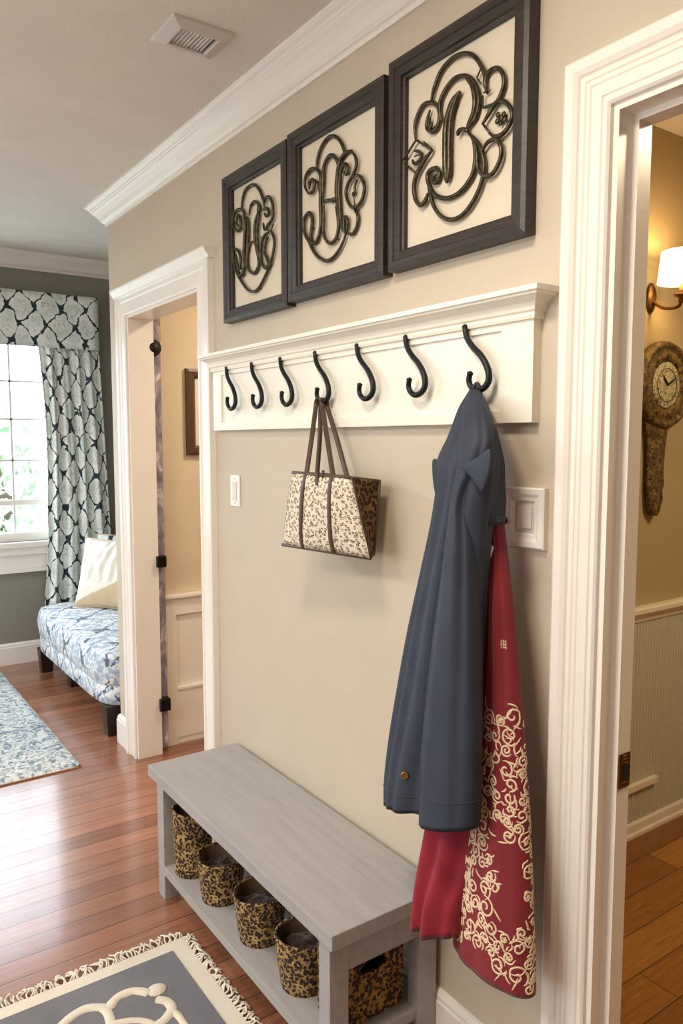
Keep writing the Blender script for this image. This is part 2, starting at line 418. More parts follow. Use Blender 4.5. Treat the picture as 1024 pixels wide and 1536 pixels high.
# ---- doorways
def doorway(name, y0, y1, z1, prof, xb, stop):
    root = bpy.data.objects.new(name, None); COL.objects.link(root); root.location = (WX, (y0+y1)/2, 0); struct(root)
    m = lambda a, c, u: (WX-u, a, c)
    b = MB(); b.sweep([(y0, 0), (y0, z1), (y1, z1), (y1, 0)], prof, m); b.build('casing', M['white'], root)
    b = MB(); t = .012
    b.box(WX-.006, xb, y1-t, y1, 0, z1); b.box(WX-.006, xb, y0, y0+t, 0, z1); b.box(WX-.006, xb, y0+t, y1-t, z1-t, z1)
    b.build('jamb', M['white'], root)
    if stop:
        b = MB(); s0, s1, w = stop
        b.box(s0, s1, y1-t-w, y1-t, 0, z1-t); b.box(s0, s1, y0+t, y0+t+w, 0, z1-t); b.box(s0, s1, y0+t+w, y1-t-w, z1-t-w, z1-t)
        b.build('stop', M['white'], root)
    # casing on the other side of the wall
    m2 = lambda a, c, u: (xb+u, a, c)
    if stop:
      b = MB(); b.sweep([(y0, 0), (y0, z1), (y1, z1), (y1, 0)], prof, m2, ); b.build('inner_casing', M['white'], root)
    return root
flute = [(0, 0), (0, .014), (.004, .018), (.010, .018), (.012, .011), (.015, .011), (.017, .015), (.034, .015), (.036, .012), (.038, .015),
         (.044, .015), (.046, .012), (.048, .015), (.054, .016), (.056, .013), (.059, .018), (.066, .023), (.080, .024), (.084, .021), (.085, 0)]
d2 = doorway('door_2', DR0, DR1, DRZ, [(w_*1.14, u_) for w_, u_ in flute], 1.262, (1.224, 1.262, .012))
wide = [(0, 0), (0, .014), (.005, .018), (.014, .018), (.018, .013), (.055, .013), (.06, .017), (.075, .018), (.08, .024), (.097, .026), (.103, .022), (.105, 0)]
d1 = doorway('door_1', DL0, DL1, DLZ, wide, 1.298, None)
# projecting cap over the left doorway's header
b = MB(); cp = [(0, 0), (.012, 0), (.02, .012), (.034, .026), (.038, .03), (.038, .038), (0, .038)]
b.sweep([(DL0-.118, DLZ+.083), (DL1+.118, DLZ+.083)], [(0, .0), (.0, .024), (.008, .028), (.022, .040), (.028, .042), (.034, .042), (.034, 0)], lambda a, c, u: (WX-u, a, c))
b.build('header_cap', M['white'], d1)
# strike plate on door_2
ys = DR1-.024
st = MB(); st.box(1.2265, 1.2600, ys-.003, ys, .795, .862, .001); pl = st.build('strike_plate', M['bronze'], d2); tag(pl, 'antique bronze strike plate with black latch hole')
h = MB(); h.box(1.238, 1.2565, ys-.0045, ys-.002, .812, .838, .003); h.build('latch_hole', M['dark'], pl)
h = MB()
for z in (.806, .845, .852, .858): h.tube([(1.234, ys-.004, z), (1.257, ys-.004, z)], .0014, 6)
h.build('plate_ridge', M['bronze'], pl)
# hinge strip of door_1
b = MB(); b.box(1.303, 1.338, 3.330, 3.350, .02, DLZ+.06, .003); o = b.build('hinge_strip', M['steel'], d1); tag(o, 'mottled steel strip standing behind the jamb')
b = MB(); b.box(1.299, 1.3028, 3.322, 3.348, .02, DLZ+.06); b.build('dark_gap_strip', M['dark'], d1)  # thin dark strip filling the gap between jamb and steel strip
for z, w in ((.905, .030), (.235, .034)):
    b = MB(); b.box(1.287, 1.287+w*1.45, 3.290, 3.334, z-w*.85, z+w*.85, .004); hh = b.build('hinge', M['black'], d1)
    q = MB()
    for k in range(4): q.box(1.290+k*.010, 1.295+k*.010, 3.286, 3.291, z-w*.75, z+w*.75, .001)
    q.build('hinge_knuckle', M['black'], hh)
b = MB(); b.lathe([(0.004, 0), (.034, 0), (.038, .008), (.036, .016), (.022, .022), (.012, .03), (.003, .032)], 28, lambda x, y, z: (1.300+x, 3.330-z, 1.865+y)); b.build('round_bracket', M['black'], d1)
# strip box above the round bracket
b = MB(); b.box(1.332, 1.342, 3.335, 3.350, 1.90, DLZ+.06, .002); b.build('brass_channel', M['gold'], d1)

# ---- window
win = struct(bpy.data.objects.new('window_1', None)); COL.objects.link(win); win.location = ((WX0+WX1)/2, YB, WZ0)
b = MB()
b.box(WX0, WX0+.05, YB+.03, YB+.10, WZ0, WZ1); b.box(WX1-.05, WX1, YB+.03, YB+.10, WZ0, WZ1)
b.box(WX0+.05, WX1-.05, YB+.03, YB+.10, WZ1-.05, WZ1); b.box(WX0+.05, WX1-.05, YB+.03, YB+.10, WZ0, WZ0+.055)
b.box(.40, .47, YB+.03, YB+.10, WZ0+.055, WZ1-.05); b.build('window_frame', M['white'], win)
b = MB()
for z in (1.836, 1.593, 1.327): b.box(WX0+.05, WX1-.05, YB+.055, YB+.075, z-.006, z+.006)
for x in (1.109, .79, .15, -.15): b.box(x-.006, x+.006, YB+.055, YB+.075, WZ0+.05, WZ1-.05)
b.build('muntin', M['greyplastic'], win)
b = MB(); b.box(WX0+.05, WX1-.05, YB+.05, YB+.085, 1.035, 1.07); b.build('meeting_rail', M['white'], win)
b = MB(); b.box(WX0+.05, WX1-.05, YB+.062, YB+.066, WZ0+.05, WZ1-.05); b.build('pane', M['glass'], win)
b = MB(); mw = lambda a, c, u: (a, YB-u, c)
b.sweep([(WX0, WZ0), (WX0, WZ1), (WX1, WZ1), (WX1, WZ0)], [(o, u) for o, u in [(0, 0), (0, .012), (.07, .018), (.085, .02), (.09, 0)]], mw)
b.build('window_casing', M['white'], win)
b = MB(); b.box(WX0-.13, WX1+.10, YB-.05, YB+.03, .765, .80, .006); b.box(WX0-.10, WX1+.10, YB-.035, YB, .715, .765, .006)
b.box(WX0-.09, WX1+.09, YB-.02, YB, .625, .715, .003); b.box(WX0-.10, WX1+.10, YB-.028, YB, .60, .625, .004)
b.build('window_sill', M['white'], win)

# ---- small room: wainscot on partition wall
def panel_wall(name, y, x0, x1):
    b = MB(); b.box(x0+.001, x1-.001, y-.006, y-.0005, 0.001, .699)
    b.box(x0, x0+.055, y-.024, y, 0, .70); b.box(x0+.055, x1, y-.02, y, .63, .70); b.box(x0+.055, x1, y-.02, y, 0.03, .275); b.box(x0+.055, x1, y-.026, y-.020, .265, .277)
    b.box(x0+.055, x1, y-.016, y, 0, .03)
    for x in (x0+.75, x1-.06): b.box(x, x+.06, y-.0195, y, .275, .63)
    return struct(b.build(name, M['white']))
panel_wall('trim_3', 3.40, 1.352, 2.9)
b = MB(); b.box(1.345, 2.9, 3.375, 3.40, .70, .712, .003); b.box(1.345, 2.9, 3.362, 3.40, .712, .728, .004); struct(b.build('trim_4', M['white']))
# ---- side room wainscot
b = MB(); pr = []; x = 1.264
row0 = []; 
while x < 3.99:
    for k, dd in ((0, 0), (.1, .003), (.3, .005), (.5, .0056), (.7, .005), (.9, .003)): row0.append((x+k*.018, 1.61-.003-dd))
    x += .018
b.grid([[(p[0], p[1], z) for p in row0] for z in (.0, .82)], smooth=False); struct(b.build('trim_5', M['bead']))
b = MB(); b.sweep([(4.0, 1.61), (1.264, 1.61)], [(0, 0), (.012, 0), (.016, .012), (.030, .030), (.034, .036), (.034, .05), (.026, .056), (0, .056)], lambda a, c, u: (a, c, .805+u)); struct(b.build('trim_6', M['chair_rail']))
b = MB(); b.sweep([(4.0, 1.61), (1.264, 1.61)], [(0, 0), (.022, 0), (.022, .012), (.016, .02), (.014, .046), (.008, .055), (0, .057)], XY); struct(b.build('baseboard_side_room', M['chair_rail']))
b = MB(); b.box(1.33, 2.552, 1.583, 1.602, .182, .207, .004); struct(b.build('trim_7', M['chair_rail']))

# ------------------------------------------------------------------ CEILING VENT
v0 = (.805, .995, 1.895, 2.048)
t = thing('ceiling_vent', (.9, 1.97, CZ), 'white square air vent set in the textured ceiling', 'air vent')
t.location.z = CZ
b = MB(); mv_ = lambda a, c, u: (a, c, CZ-u)
x0, x1, y0, y1 = .805, .996, 1.893, 2.05
b.sweep([(x0+.045, y0+.035), (x0+.045, y1-.035), (x1-.045, y1-.035), (x1-.045, y0+.035)], [(0, 0), (0, .014), (.004, .016), (.034, .006), (.036, 0)], mv_, closed=True)
b.build('vent_frame', M['vent'], t)
b = MB(); b.box(x0+.04, x1-.04, y0+.03, y1-.03, CZ-.001, CZ+.0); b.build('vent_backing', M['dark'], t)
for k in range(9):
    b = MB(); x = x0+.05+k*.0098; b.grid([[(x, y0+.035, CZ-.002), (x, y1-.035, CZ-.002)], [(x+.008, y0+.035, CZ-.011), (x+.008, y1-.035, CZ-.011)]], smooth=False); b.build('slat', M['vent'], t, solid=.001)

# ------------------------------------------------------------------ COAT RACK
BX = WX-.022
rk = thing('coat_rack', (WX, 1.66, 1.487), 'long cream wall mounted coat rack with moulded shelf top and seven black hooks', 'coat rack')
y0, y1 = 1.022, 2.44
b = MB(); b.box(BX+.006, WX, y0, y1, 1.487, 1.70); b.build('board', M['rack'], rk)
b = MB()
b.box(BX, BX+.006, y0, y0+.085, 1.487, 1.69, .001); b.box(BX, BX+.006, y1-.06, y1, 1.487, 1.69, .001)
b.box(BX, BX+.006, y0+.085, y1-.06, 1.487, 1.512, .001); b.box(BX, BX+.006, y0+.085, y1-.06, 1.672, 1.69, .001)
b.build('face_frame', M['rack'], rk)
b = MB(); P = [(0, 1.686), (.006, 1.686), (.008, 1.692), (.006, 1.698), (.010, 1.702), (.012, 1.708), (.016, 1.716), (.026, 1.724), (.034, 1.727), (.036, 1.731), (.040, 1.733), (.040, 1.743), (0, 1.743)]
b.sweep([(WX, y0), (BX, y0), (BX, y1), (WX, y1)], P, XY); b.box(BX-.0, WX, y0, y1, 1.70, 1.743); b.build('moulding', M['rack'], rk)
# hook: traced on the third hook from the left
tr = [(750,415),(752,465),(768,520),(800,575),(840,628),(872,690),(892,760),(890,825),(862,872),(820,888),(786,862),(770,815),(775,758)]
hp = []
for i, (a, c) in enumerate(tr):
    outx = [.003, .005, .007, .009, .011, .012, .013, .014, .014, .014, .014, .015, .017]
    p = at(310+a/6.827, 480+c/6.827, 0, BX-.004-outx[i]); hp.append((p.y, p.z))
cy = hp[0][0]; top = hp[0][1]; hp = [(cy+(q[0]-cy)*.86, q[1]) for q in hp]
hy = [2.322, 2.148, 1.972, 1.785, 1.591, 1.399, 1.203]
HB = (BX-.004-outx[9], hp[9][0]-cy, hp[9][1]-top+1.692+.006)   # lowest point of a hook, relative to its y
first = None
for y in hy:
    if first is None:
        b = MB(); pts = catmull([(BX-.004-outx[i], p[0]-cy, (p[1]-top)+1.692) for i, p in enumerate(hp)], 5)
        n = len(pts); r = [.0058+.0012*math.sin(PI*i/n) for i in range(n)]; r[0] = .0075; r[1] = .0068; r[-1] = .0072; r[-2] = .0068
        b.tube(pts, r, 12)
        b.tube([(BX+.004, 0, 1.690), (BX-.010, 0, 1.690)], .007, 12)
        first = b.build('coat_hook', M['black']); first.parent = rk
        first.location = (-rk.location.x, y-rk.location.y, -rk.location.z)
    else:
        o = first.copy(); COL.objects.link(o); o.parent = rk; o.location = (-rk.location.x, y-rk.location.y, -rk.location.z)
b = MB(); b.box(BX-.0005, BX+.002, 1.835, 1.858, 1.493, 1.512, .0005); o = b.build('small_tag', M['plastic'], rk)

# ------------------------------------------------------------------ FRAMES
def framed(label, y0, y1, z0, z1, w, dep, strokes, blobs, crop, red=None):
    t = thing('framed_monogram', (WX, (y0+y1)/2, z0), label, 'picture frame', 'framed monograms above the coat rack')
    X = WX
    b = MB()
    P = [(0, 0), (0, dep*.55), (w*.10, dep*.62), (w*.14, dep*.8), (w*.5, dep*.86), (w*.56, dep*.98), (w*.78, dep), (w, dep*.9), (w, 0)]
    path = [(y0+w, z0+w), (y0+w, z1-w), (y1-w, z1-w), (y1-w, z0+w)]
    b.sweep(path, P, lambda a, c, u: (X-u, a, c), closed=True); b.build('frame', M['frame'], t)
    b = MB(); b.box(X-.008, X-.001, y0+w*.8, y1-w*.8, z0+w*.8, z1-w*.8); b.build('backing_panel', M['linen'], t)
    ox, oy, s = crop; b = MB()
    for k, (rad, pts) in enumerate(strokes):
        q = []
        for a, c in pts:
            p = at(ox+a/s, oy+c/s, 0, X-.016); q.append(p)
        sm = catmull(q, 5) if len(q) > 2 else q
        n = len(sm); off = .0015*(k % 3)
        sm = [Vector((p.x-off, p.y, p.z)) for p in sm]
        rr = [rad*(.55+.45*min(1, min(i, n-1-i)/max(1, n*.12))) for i in range(n)]
        b.tube(sm, rr, 8)
    for a, c, r in blobs:
        p = at(ox+a/s, oy+c/s, 0, X-.016); b.lathe([(.0005, -.5), (.7, -.35), (1, 0), (.7, .35), (.0005, .5)], 12, lambda x, y, z, p=p, r=r: (p.x+z*r, p.y+x*r, p.z+y*r))
    # standoffs to the panel
    for rad, pts in strokes[:6]:
        a, c = pts[len(pts)//2]; p = at(ox+a/s, oy+c/s, 0, X-.016); b.tube([(X-.016, p.y, p.z), (X-.007, p.y, p.z)], .002, 6)
    b.build('monogram', M['wrought'], t)
    if red:
        b = MB()
        for a, c, r in red:
            p = at(ox+a/s, oy+c/s, 0, X-.018); b.lathe([(.0005, -.4), (.7, -.3), (1, 0), (.7, .3), (.0005, .4)], 12, lambda x, y, z, p=p, r=r: (p.x+z*r, p.y+x*r*.8, p.z+y*r*1.4))
        tag(b.build('bead', paint('red_enamel', srgb(150, 60, 40), .4)), None).parent = t
        bpy.data.objects[-1] if False else None
    return t
R = .0048
B3 = [(R,[(290,480),(310,380),(360,250),(430,160),(500,115),(560,103),(620,125),(665,185),(700,260),(705,330),(715,400)]),
 (R*1.5,[(515,400),(460,480),(425,580),(405,700),(402,850),(405,1000),(415,1095)]),(R*1.2,[(500,430),(455,560),(440,700),(435,850),(435,1000),(420,1090)]),
 (R,[(370,620),(355,520),(370,440),(420,350),(480,290),(550,275),(610,310),(645,390),(655,480),(630,590),(590,650),(560,690)]),
 (R*1.2,[(560,285),(605,340),(625,420),(630,500),(610,590),(570,670)]),
 (R,[(500,735),(512,700),(545,688),(580,700)]),
 (R*1.1,[(560,690),(610,760),(630,860),(625,960),(600,1050),(530,1150),(450,1205),(380,1215),(310,1180),(270,1100),(262,1040),(285,1000),(330,985),(355,1030),(340,1085),(310,1090),(303,1050),(328,1035)]),
 (R,[(600,730),(655,790),(685,870),(700,950),(695,1030),(660,1150),(590,1280),(510,1360),(430,1380),(360,1345),(310,1270),(285,1180),(270,1120)]),
 (R,[(690,850),(730,790),(790,765),(830,810),(832,900),(790,1000),(740,1045),(690,1035),(655,980),(650,900),(640,800)]),
 (R,[(170,760),(165,660),(190,570),(230,500),(290,480),(340,510),(355,580),(340,660),(300,705),(260,680),(258,620),(280,540)]),
 (R*.8,[(285,600),(275,650),(285,680),(300,640)]),
 (R,[(75,940),(180,770)]),(R,[(180,770),(300,850)]),(R,[(75,940),(180,1025)]),(R*1.1,[(300,850),(230,950),(180,1050),(165,1140),(180,1230),(215,1270),(250,1240),(270,1180)]),
 (R*.8,[(160,850),(200,860),(215,890),(195,930),(160,950),(145,920)]),(R*.7,[(165,895),(230,870)]),(R*.8,[(240,785),(300,835)]),
 (R,[(720,410),(705,340),(715,270),(760,225),(810,220),(845,280),(845,360),(810,450),(780,490),(690,520)]),
 (R*.7,[(690,520),(690,430)]),(R*.7,[(700,408),(750,385)]),(R*.7,[(640,290),(670,220)]),(R*.7,[(650,300),(675,335)]),
 (R,[(690,650),(740,570),(790,490),(840,470),(890,500),(920,570),(900,650),(850,720),(790,745),(745,720)]),(R,[(690,650),(745,720)]),
 (R,[(915,555),(945,545)])]
FB3 = [(825,600,.008),(845,570,.006),(800,575,.006),(795,625,.006),(850,610,.006),(820,640,.005)]
framed('largest dark wooden frame with a curly metal letter B, right above the jacket hook', 1.042, 1.466, 1.850, 2.322, .046, .034, B3, FB3, (590, 60, 5.12))
S2 = [(R,[(275,530),(285,420),(320,310),(370,235),(425,208),(480,240),(520,310),(532,380)]),
 (R*1.1,[(210,745),(180,700),(170,640),(185,570),(230,515),(280,520),(315,570),(315,700),(315,850),(320,980),(310,1090),(280,1180),(240,1195),(225,1140),(235,1060),(240,980),(225,925),(195,925),(165,980),(160,1060),(180,1130),(210,1180),(240,1250),(290,1320),(360,1360),(420,1340),(480,1270),(530,1170),(550,1100)]),
 (R,[(210,745),(250,720),(265,650),(245,612),(220,640),(215,700)]),(R*.8,[(265,620),(290,650),(305,740)]),
 (R*1.1,[(335,780),(338,600),(350,480),(390,400),(430,390),(465,430),(480,490)]),
 (R,[(350,850),(345,1000),(350,1120),(400,1200),(460,1160),(485,1060),(480,950),(460,860)]),
 (R*1.3,[(600,345),(540,370),(490,450),(470,560),(460,680),(465,800),(490,950),(520,1060),(550,1110)]),
 (R*1.2,[(500,560),(485,680),(490,800),(495,900),(505,980)]),
 (R,[(600,345),(640,400),(650,480),(620,570),(570,660),(555,740),(580,830),(620,870),(670,850),(710,780),(725,680),(700,600),(655,575),(620,590)]),
 (R,[(620,870),(655,940),(650,1030),(610,1110),(570,1110)]),(R,[(535,1100),(532,1000),(548,955),(565,1000),(560,1090)]),
 (R*1.1,[(500,580),(515,510),(545,470),(570,500),(560,560),(535,545)]),
 (R,[(330,820),(370,802),(410,800),(490,780)]),(R*.7,[(660,610),(635,660),(630,740)]),(R*.6,[(625,760),(635,850)])]
framed('middle sized dark frame with a curly metal letter H, between the other two frames', 1.484, 1.925, 1.846, 2.306, .045, .034, S2, [(425,800,.008),(615,745,.007)], (430, 170, 6.147), [(668,700,.009),(650,735,.005)])
S1 = [(R,[(215,590),(225,500),(250,430),(300,395),(340,415),(370,470),(388,540)]),
 (R*1.1,[(250,620),(220,585),(180,595),(155,640),(155,700),(178,748),(208,735),(215,690),(205,640),(185,635),(178,690),(198,715)]),
 (R*1.2,[(235,600),(250,660),(250,740),(245,840),(240,940),(245,1010),(235,1075),(212,1090),(198,1055)]),
 (R*1.1,[(262,640),(268,760),(262,860),(258,960),(250,1040)]),
 (R,[(120,860),(150,880),(155,960),(180,1060),(220,1140),(270,1205),(310,1215),(350,1190),(400,1100),(440,1000),(465,900),(470,820),(450,760),(420,745)]),
 (R,[(160,885),(198,905),(215,960),(208,1040),(190,1005),(180,930)]),
 (R*1.1,[(275,630),(285,560),(315,525),(348,545),(355,585),(335,640),(320,700),(318,800),(335,900),(350,980),(340,1040),(310,1075),(275,1055),(260,1000),(262,920),(278,850),(302,830)]),
 (R*1.1,[(345,560),(350,640),(340,740),(340,850),(352,960)]),
 (R,[(400,580),(395,520),(425,488),(452,515),(465,580),(460,650),(430,700),(400,740),(390,690)]),
 (R,[(375,590),(410,575),(425,610),(405,635),(392,612)]),
 (R*1.1,[(430,755),(392,790),(372,850),(365,920),(372,990),(400,1035),(425,1010),(415,960),(395,915),(400,850),(425,795)]),
 (R*.8,[(468,700),(450,745)]),(R*.7,[(360,800),(395,795)])]
framed('smallest dark frame with curly metal letters, leftmost beside the doorway', 1.930, 2.336, 1.838, 2.298, .043, .034, S1, [(355,590,.007)], (320, 200, 5.12))

# ------------------------------------------------------------------ SWITCH PLATE and WALL BOX
t = thing('light_switch', (WX, 2.319, 1.235), 'white rocker light switch plate beside the left doorway', 'light switch')
b = MB(); b.box(WX-.006, WX, 2.287, 2.352, 1.232, 1.336, .003); swp = b.build('plate', M['plastic'], t)
b = MB(); b.box(WX-.009, WX-.005, 2.305, 2.334, 1.252, 1.316, .002); b.build('rocker', M['greyplastic'], t)
for z in (1.243, 1.325):
    b = MB(); b.lathe([(.0005, 0), (.003, 0), (.003, .002), (.0005, .002)], 10, lambda x, y, q, z=z: (WX-.006-q, 2.319+x, z+y))
    b.build('screw', M['greyplastic'], swp)
t = thing('wall_control_box', (WX, 1.047, 1.24), 'white square framed wall control with small key hole, right of the jacket', 'wall control')
b = MB(); y0, y1, z0, z1 = .993, 1.103, 1.238, 1.357
b.sweep([(y0+.03, z0+.028), (y0+.03, z1-.028), (y1-.03, z1-.028), (y1-.03, z0+.028)], [(0, 0), (0, .007), (.003, .010), (.010, .011), (.016, .014), (.026, .015), (.029, .012), (.029, 0)], lambda a, c, u: (WX-u, a, c), closed=True); b.build('outer_frame', M['plastic'], t)
b = MB(); b.box(WX-.006, WX-.001, y0+.028, y1-.028, z0+.026, z1-.026); b.build('backplate', M['greyplastic'], t)
b = MB(); b.box(WX-.009, WX-.006, y0+.037, y1-.037, z0+.038, z1-.036, .001); b.build('display', M['plastic'], t)
b = MB(); b.lathe([(.0005, 0), (.0035, 0), (.004, .003), (.0005, .004)], 14, lambda x, y, q: (WX-.0125-q, y1-.012+x, z0+.05+y*1.8)); b.build('key_hole', M['black'], t)

# ------------------------------------------------------------------ BENCH
bn = thing('storage_bench', (1.02, 1.78, 0), 'weathered grey wooden bench with a low shelf under the coat rack', 'bench')
BX0, BX1, BY0, BY1, BZ = .858, 1.176, 1.262, 2.318, .41
b = MB(); b.box(BX0, BX1, BY0, BY1, BZ-.036, BZ, .003); b.build('seat_top', M['bench'], bn)
lx = (BX0+.008, BX0+.058, BX1-.056, BX1-.003)
for (xa, xb) in ((lx[0], lx[1]), (lx[2], lx[3])):
    for (ya, yb) in ((BY0+.02, BY0+.062), (BY1-.105, BY1-.055)):
        b = MB(); b.box(xa, xb, ya, yb, 0, BZ-.036, .002); b.build('leg', M['bench'], bn)
for ya in (BY0+.026, BY1-.099):
    b = MB(); b.box(lx[1], lx[2], ya, ya+.024, BZ-.115, BZ-.036, .001); b.build('end_rail', M['bench'], bn)
b = MB(); b.box(BX0+.006, BX1-.008, BY0+.03, BY1-.06, .085, .112, .002); b.build('shelf', M['bench'], bn)
b = MB(); b.box(lx[2]+.01, lx[2]+.03, BY0+.062, BY1-.105, BZ-.075, BZ-.036, .001); b.build('back_rail', M['bench'], bn)

# ------------------------------------------------------------------ BASKETS
def basket(cx, cy, rt, rb, h, label, cloth=True, seed=0):
    t = thing('basket', (cx, cy, .112), label, 'basket', 'round leopard print baskets on the bench shelf')
    b = MB(); k = 14; out = []
    for i in range(k+1):
        u = i/k; out.append((rb+(rt-rb)*u**.8+.0012*math.sin(i*3.1), h*u))
    inn = [(r-.005, z) for r, z in reversed(out) if z > .01]
    inn[-1] = (inn[-1][0], .008)
    ph = seed*1.7
    def mp(x, y, z):
        a = math.atan2(y, x); w = 1+.018*math.sin(3*a+ph)*z/h; return (cx+x*w, cy+y*w, .112+z+.003*math.sin(2*a+ph)*z/h)
    b.lathe([(rb*.5, 0)]+out+inn+[(rb*.4, .008)], 48, mp); bb = b.build('basket_body', M['leopard'], t)
    b = MB(); ring = []
    for j in range(49):
        a = 2*PI*j/48; ring.append(mp(rt*math.cos(a)*.985, rt*math.sin(a)*.985, h))
    b.tube(ring, .0042, 8, cap=False); b.build('rim', M['leopard'], bb)
    b = MB(); b.lathe([(r-.0062, z) for r, z in out if z > h*.3], 40, mp); 
    b.bm.faces.ensure_lookup_table()
    for f in [f for f in b.bm.faces if len(f.verts) > 4]: b.bm.faces.remove(f)
    b.build('liner', M['liner'], t)
    if cloth:
        b = MB(); rows = []
        for i in range(15):
            u = i/14; r = (rt-.009)*(1-u); row = []
            for j in range(40):
                a = 2*PI*j/40
                zz = .112+h*.66+.022*u+.016*noise.noise(Vector((math.cos(a)*2.6*(1-u)+seed*9, math.sin(a)*2.6*(1-u), u)))+.008*math.sin(a*5+seed+u*5)*(1-u)
                row.append((cx+r*math.cos(a), cy+r*math.sin(a), zz))
            rows.append(row)
        b.grid(rows, closed=True); b.build('folded_cloth', M['darkcloth'], t, solid=.002)
    return t
basket(.934, 2.146, .062, .056, .20, 'tall round leopard print basket at the far end of the shelf', True, 1)
basket(.945, 1.968, .070, .058, .126, 'low round leopard print basket next after the tall one', True, 2)
basket(.951, 1.742, .071, .058, .126, 'low round leopard print basket in the middle of the shelf', True, 3)
basket(.953, 1.522, .072, .059, .128, 'low round leopard print basket nearest the front leg of the bench', True, 4)
# square box with handle hole behind the end opening
t = thing('storage_box', (1.035, 1.36, .112), 'square leopard print box with oval handle hole under the bench end', 'box')
b = MB(); xa, xb, ya, yb, za, zb = .928, 1.108, 1.327, 1.425, .114, .330
hx, hz, hw, hh = 1.018, .246, .040, .018
ring = [(hx+hw*math.cos(2*PI*k/24), hz+hh*math.sin(2*PI*k/24)) for k in range(24)]
def border(k):
    a = 2*PI*k/24; c, s = math.cos(a), math.sin(a); m = max(abs(c), abs(s)); c /= m; s /= m
    return (hx+(c*(xb-hx) if c > 0 else c*(hx-xa)), hz+(s*(zb-hz) if s > 0 else s*(hz-za)))
rr = []
for f in (0, .12, .35, .7, 1): rr.append([(ring[k][0]*(1-f)+border(k)[0]*f, ring[k][1]*(1-f)+border(k)[1]*f) for k in range(24)])
rows = [[(p[0], ya+.008, p[1]) for p in rr[0]]]+[[(p[0], ya, p[1]) for p in r] for r in rr]+[[(p[0], yb, p[1]) for p in rr[-1]]]
b.grid(rows, closed=True, smooth=False); b.face([b.bm.verts.new(p) for p in ((xa, yb, za), (xb, yb, za), (xb, yb, zb), (xa, yb, zb))])
bmesh.ops.remove_doubles(b.bm, verts=b.bm.verts, dist=1e-5); bb = b.build('box_body', M['leopard_box'], t)
b = MB(); b.tube([(hx+hw*math.cos(2*PI*k/24), ya-.001, hz+hh*math.sin(2*PI*k/24)) for k in range(25)], .0028, 8, cap=False); b.build('handle_rim', M['leopard_box'], bb)
b = MB(); b.box(xa+.01, xb-.01, ya+.03, yb-.01, za+.01, zb-.04); b.build('dark_block', M['dark'], t)  # plain dark block behind the handle hole

# ------------------------------------------------------------------ TOTE BAG
t = thing('tote_bag', (1.09, 1.60, 1.16), 'cream leopard print tote bag with brown straps hanging from the middle hook', 'bag')
def P(px, py, x): return at(px, py, 0, x)
XF, XK = 1.055, 1.15
fTL, fTR, fBL, fBR = P(439, 709, XF), P(527, 717, XF), P(423, 817, XF-.01), P(556, 838, XF+.035)
bTL, bTR = P(470, 711, XK), P(569, 722, XK); bBL, bBR = P(452, 818, XK), P(560, 832, XK)
bTL.y = fTL.y-.02; bBL.y = fBL.y-.03
def lerp(a, b_, u): return a*(1-u)+b_*u
def quad(b, A, B, C_, D, n=12, m=10, bulge=0, nrm=(-1, 0, 0), rad=0):
    rows = []
    for i in range(n+1):
        v = i/n; row = []
        for j in range(m+1):
            u = j/m; p = lerp(lerp(A, B, u), lerp(D, C_, u), v)
            p = p+Vector(nrm)*bulge*(4*u*(1-u))**.6*(4*v*(1-v))**.6+Vector(nrm)*.0015*math.sin(u*9+v*5); row.append(p)
        rows.append(row)
    uvv = [[(((rows[0][0]-rows[0][-1]).length)*j/m, ((rows[0][0]-rows[-1][0]).length)*i/n) for j in range(m+1)] for i in range(n+1)]
    b.grid(rows, uvf=lambda i, j: uvv[i][j]); return rows
b = MB(); fr = quad(b, fTL, fTR, fBR, fBL, bulge=.012); b.build('front_panel', M['bagprint'], t, solid=.002)
b = MB(); quad(b, bTL, bTR, bBR, bBL, bulge=-.004); b.build('back_panel', M['bagprint'], t, solid=.002)
b = MB(); mid = lerp(fTR, bTR, .5)+Vector((0, .012, 0))
gB = lerp(fBR, bBR, .5); quad(b, fTR, bTR, bBR, fBR, bulge=.016, nrm=(.0, 1, 0)); b.build('side_gusset', M['bagside'], t, solid=.002)
b = MB(); quad(b, bTL, fTL, fBL, bBL, bulge=.01, nrm=(0, -1, 0)); b.build('far_gusset', M['bagprint'], t, solid=.002)
b = MB(); quad(b, fBL, fBR, bBR, bBL, n=4); b.build('base', M['brownleather'], t, solid=.002)
def strip(b, pts, w, side, th=.0025):
    """flat band following pts, wide along side vector"""
    pts = catmull(pts, 6); s = Vector(side).normalized(); rows = []
    for i, p in enumerate(pts):
        tt = (pts[min(i+1, len(pts)-1)]-pts[max(i-1, 0)]).normalized(); nn = s.cross(tt).normalized()
        sv = (s-tt*s.dot(tt)).normalized()
        rows.append([p+sv*w/2, p+sv*w/2*.9+nn*th, p-sv*w/2*.9+nn*th, p-sv*w/2, p-sv*w/2*.9-nn*th*.4, p+sv*w/2*.9-nn*th*.4])
    b.grid(rows, closed=True, caps=True)
def onfront(u, v, o=.003):
    p = lerp(lerp(fTL, fTR, u), lerp(fBL, fBR, u), v); return p+Vector((-1, 0, 0))*(.012*(4*u*(1-u))**.6*(4*v*(1-v))**.6+o)
b = MB()
for (u0, u1) in ((.26, .27), (.70, .62)): strip(b, [onfront(lerp(Vector((u0, 0, 0)), Vector((u1, 0, 0)), k/6).x, k/6) for k in range(7)], .0135, (0, 1, 0))
b.build('leather_band', M['brownleather'], t)
b = MB()
b.tube([fTL, lerp(fTL, fTR, .5), fTR, lerp(fTR, bTR, .5)+Vector((0, .004, 0)), bTR, lerp(bTR, bTL, .5), bTL, fTL], .0045, 8)
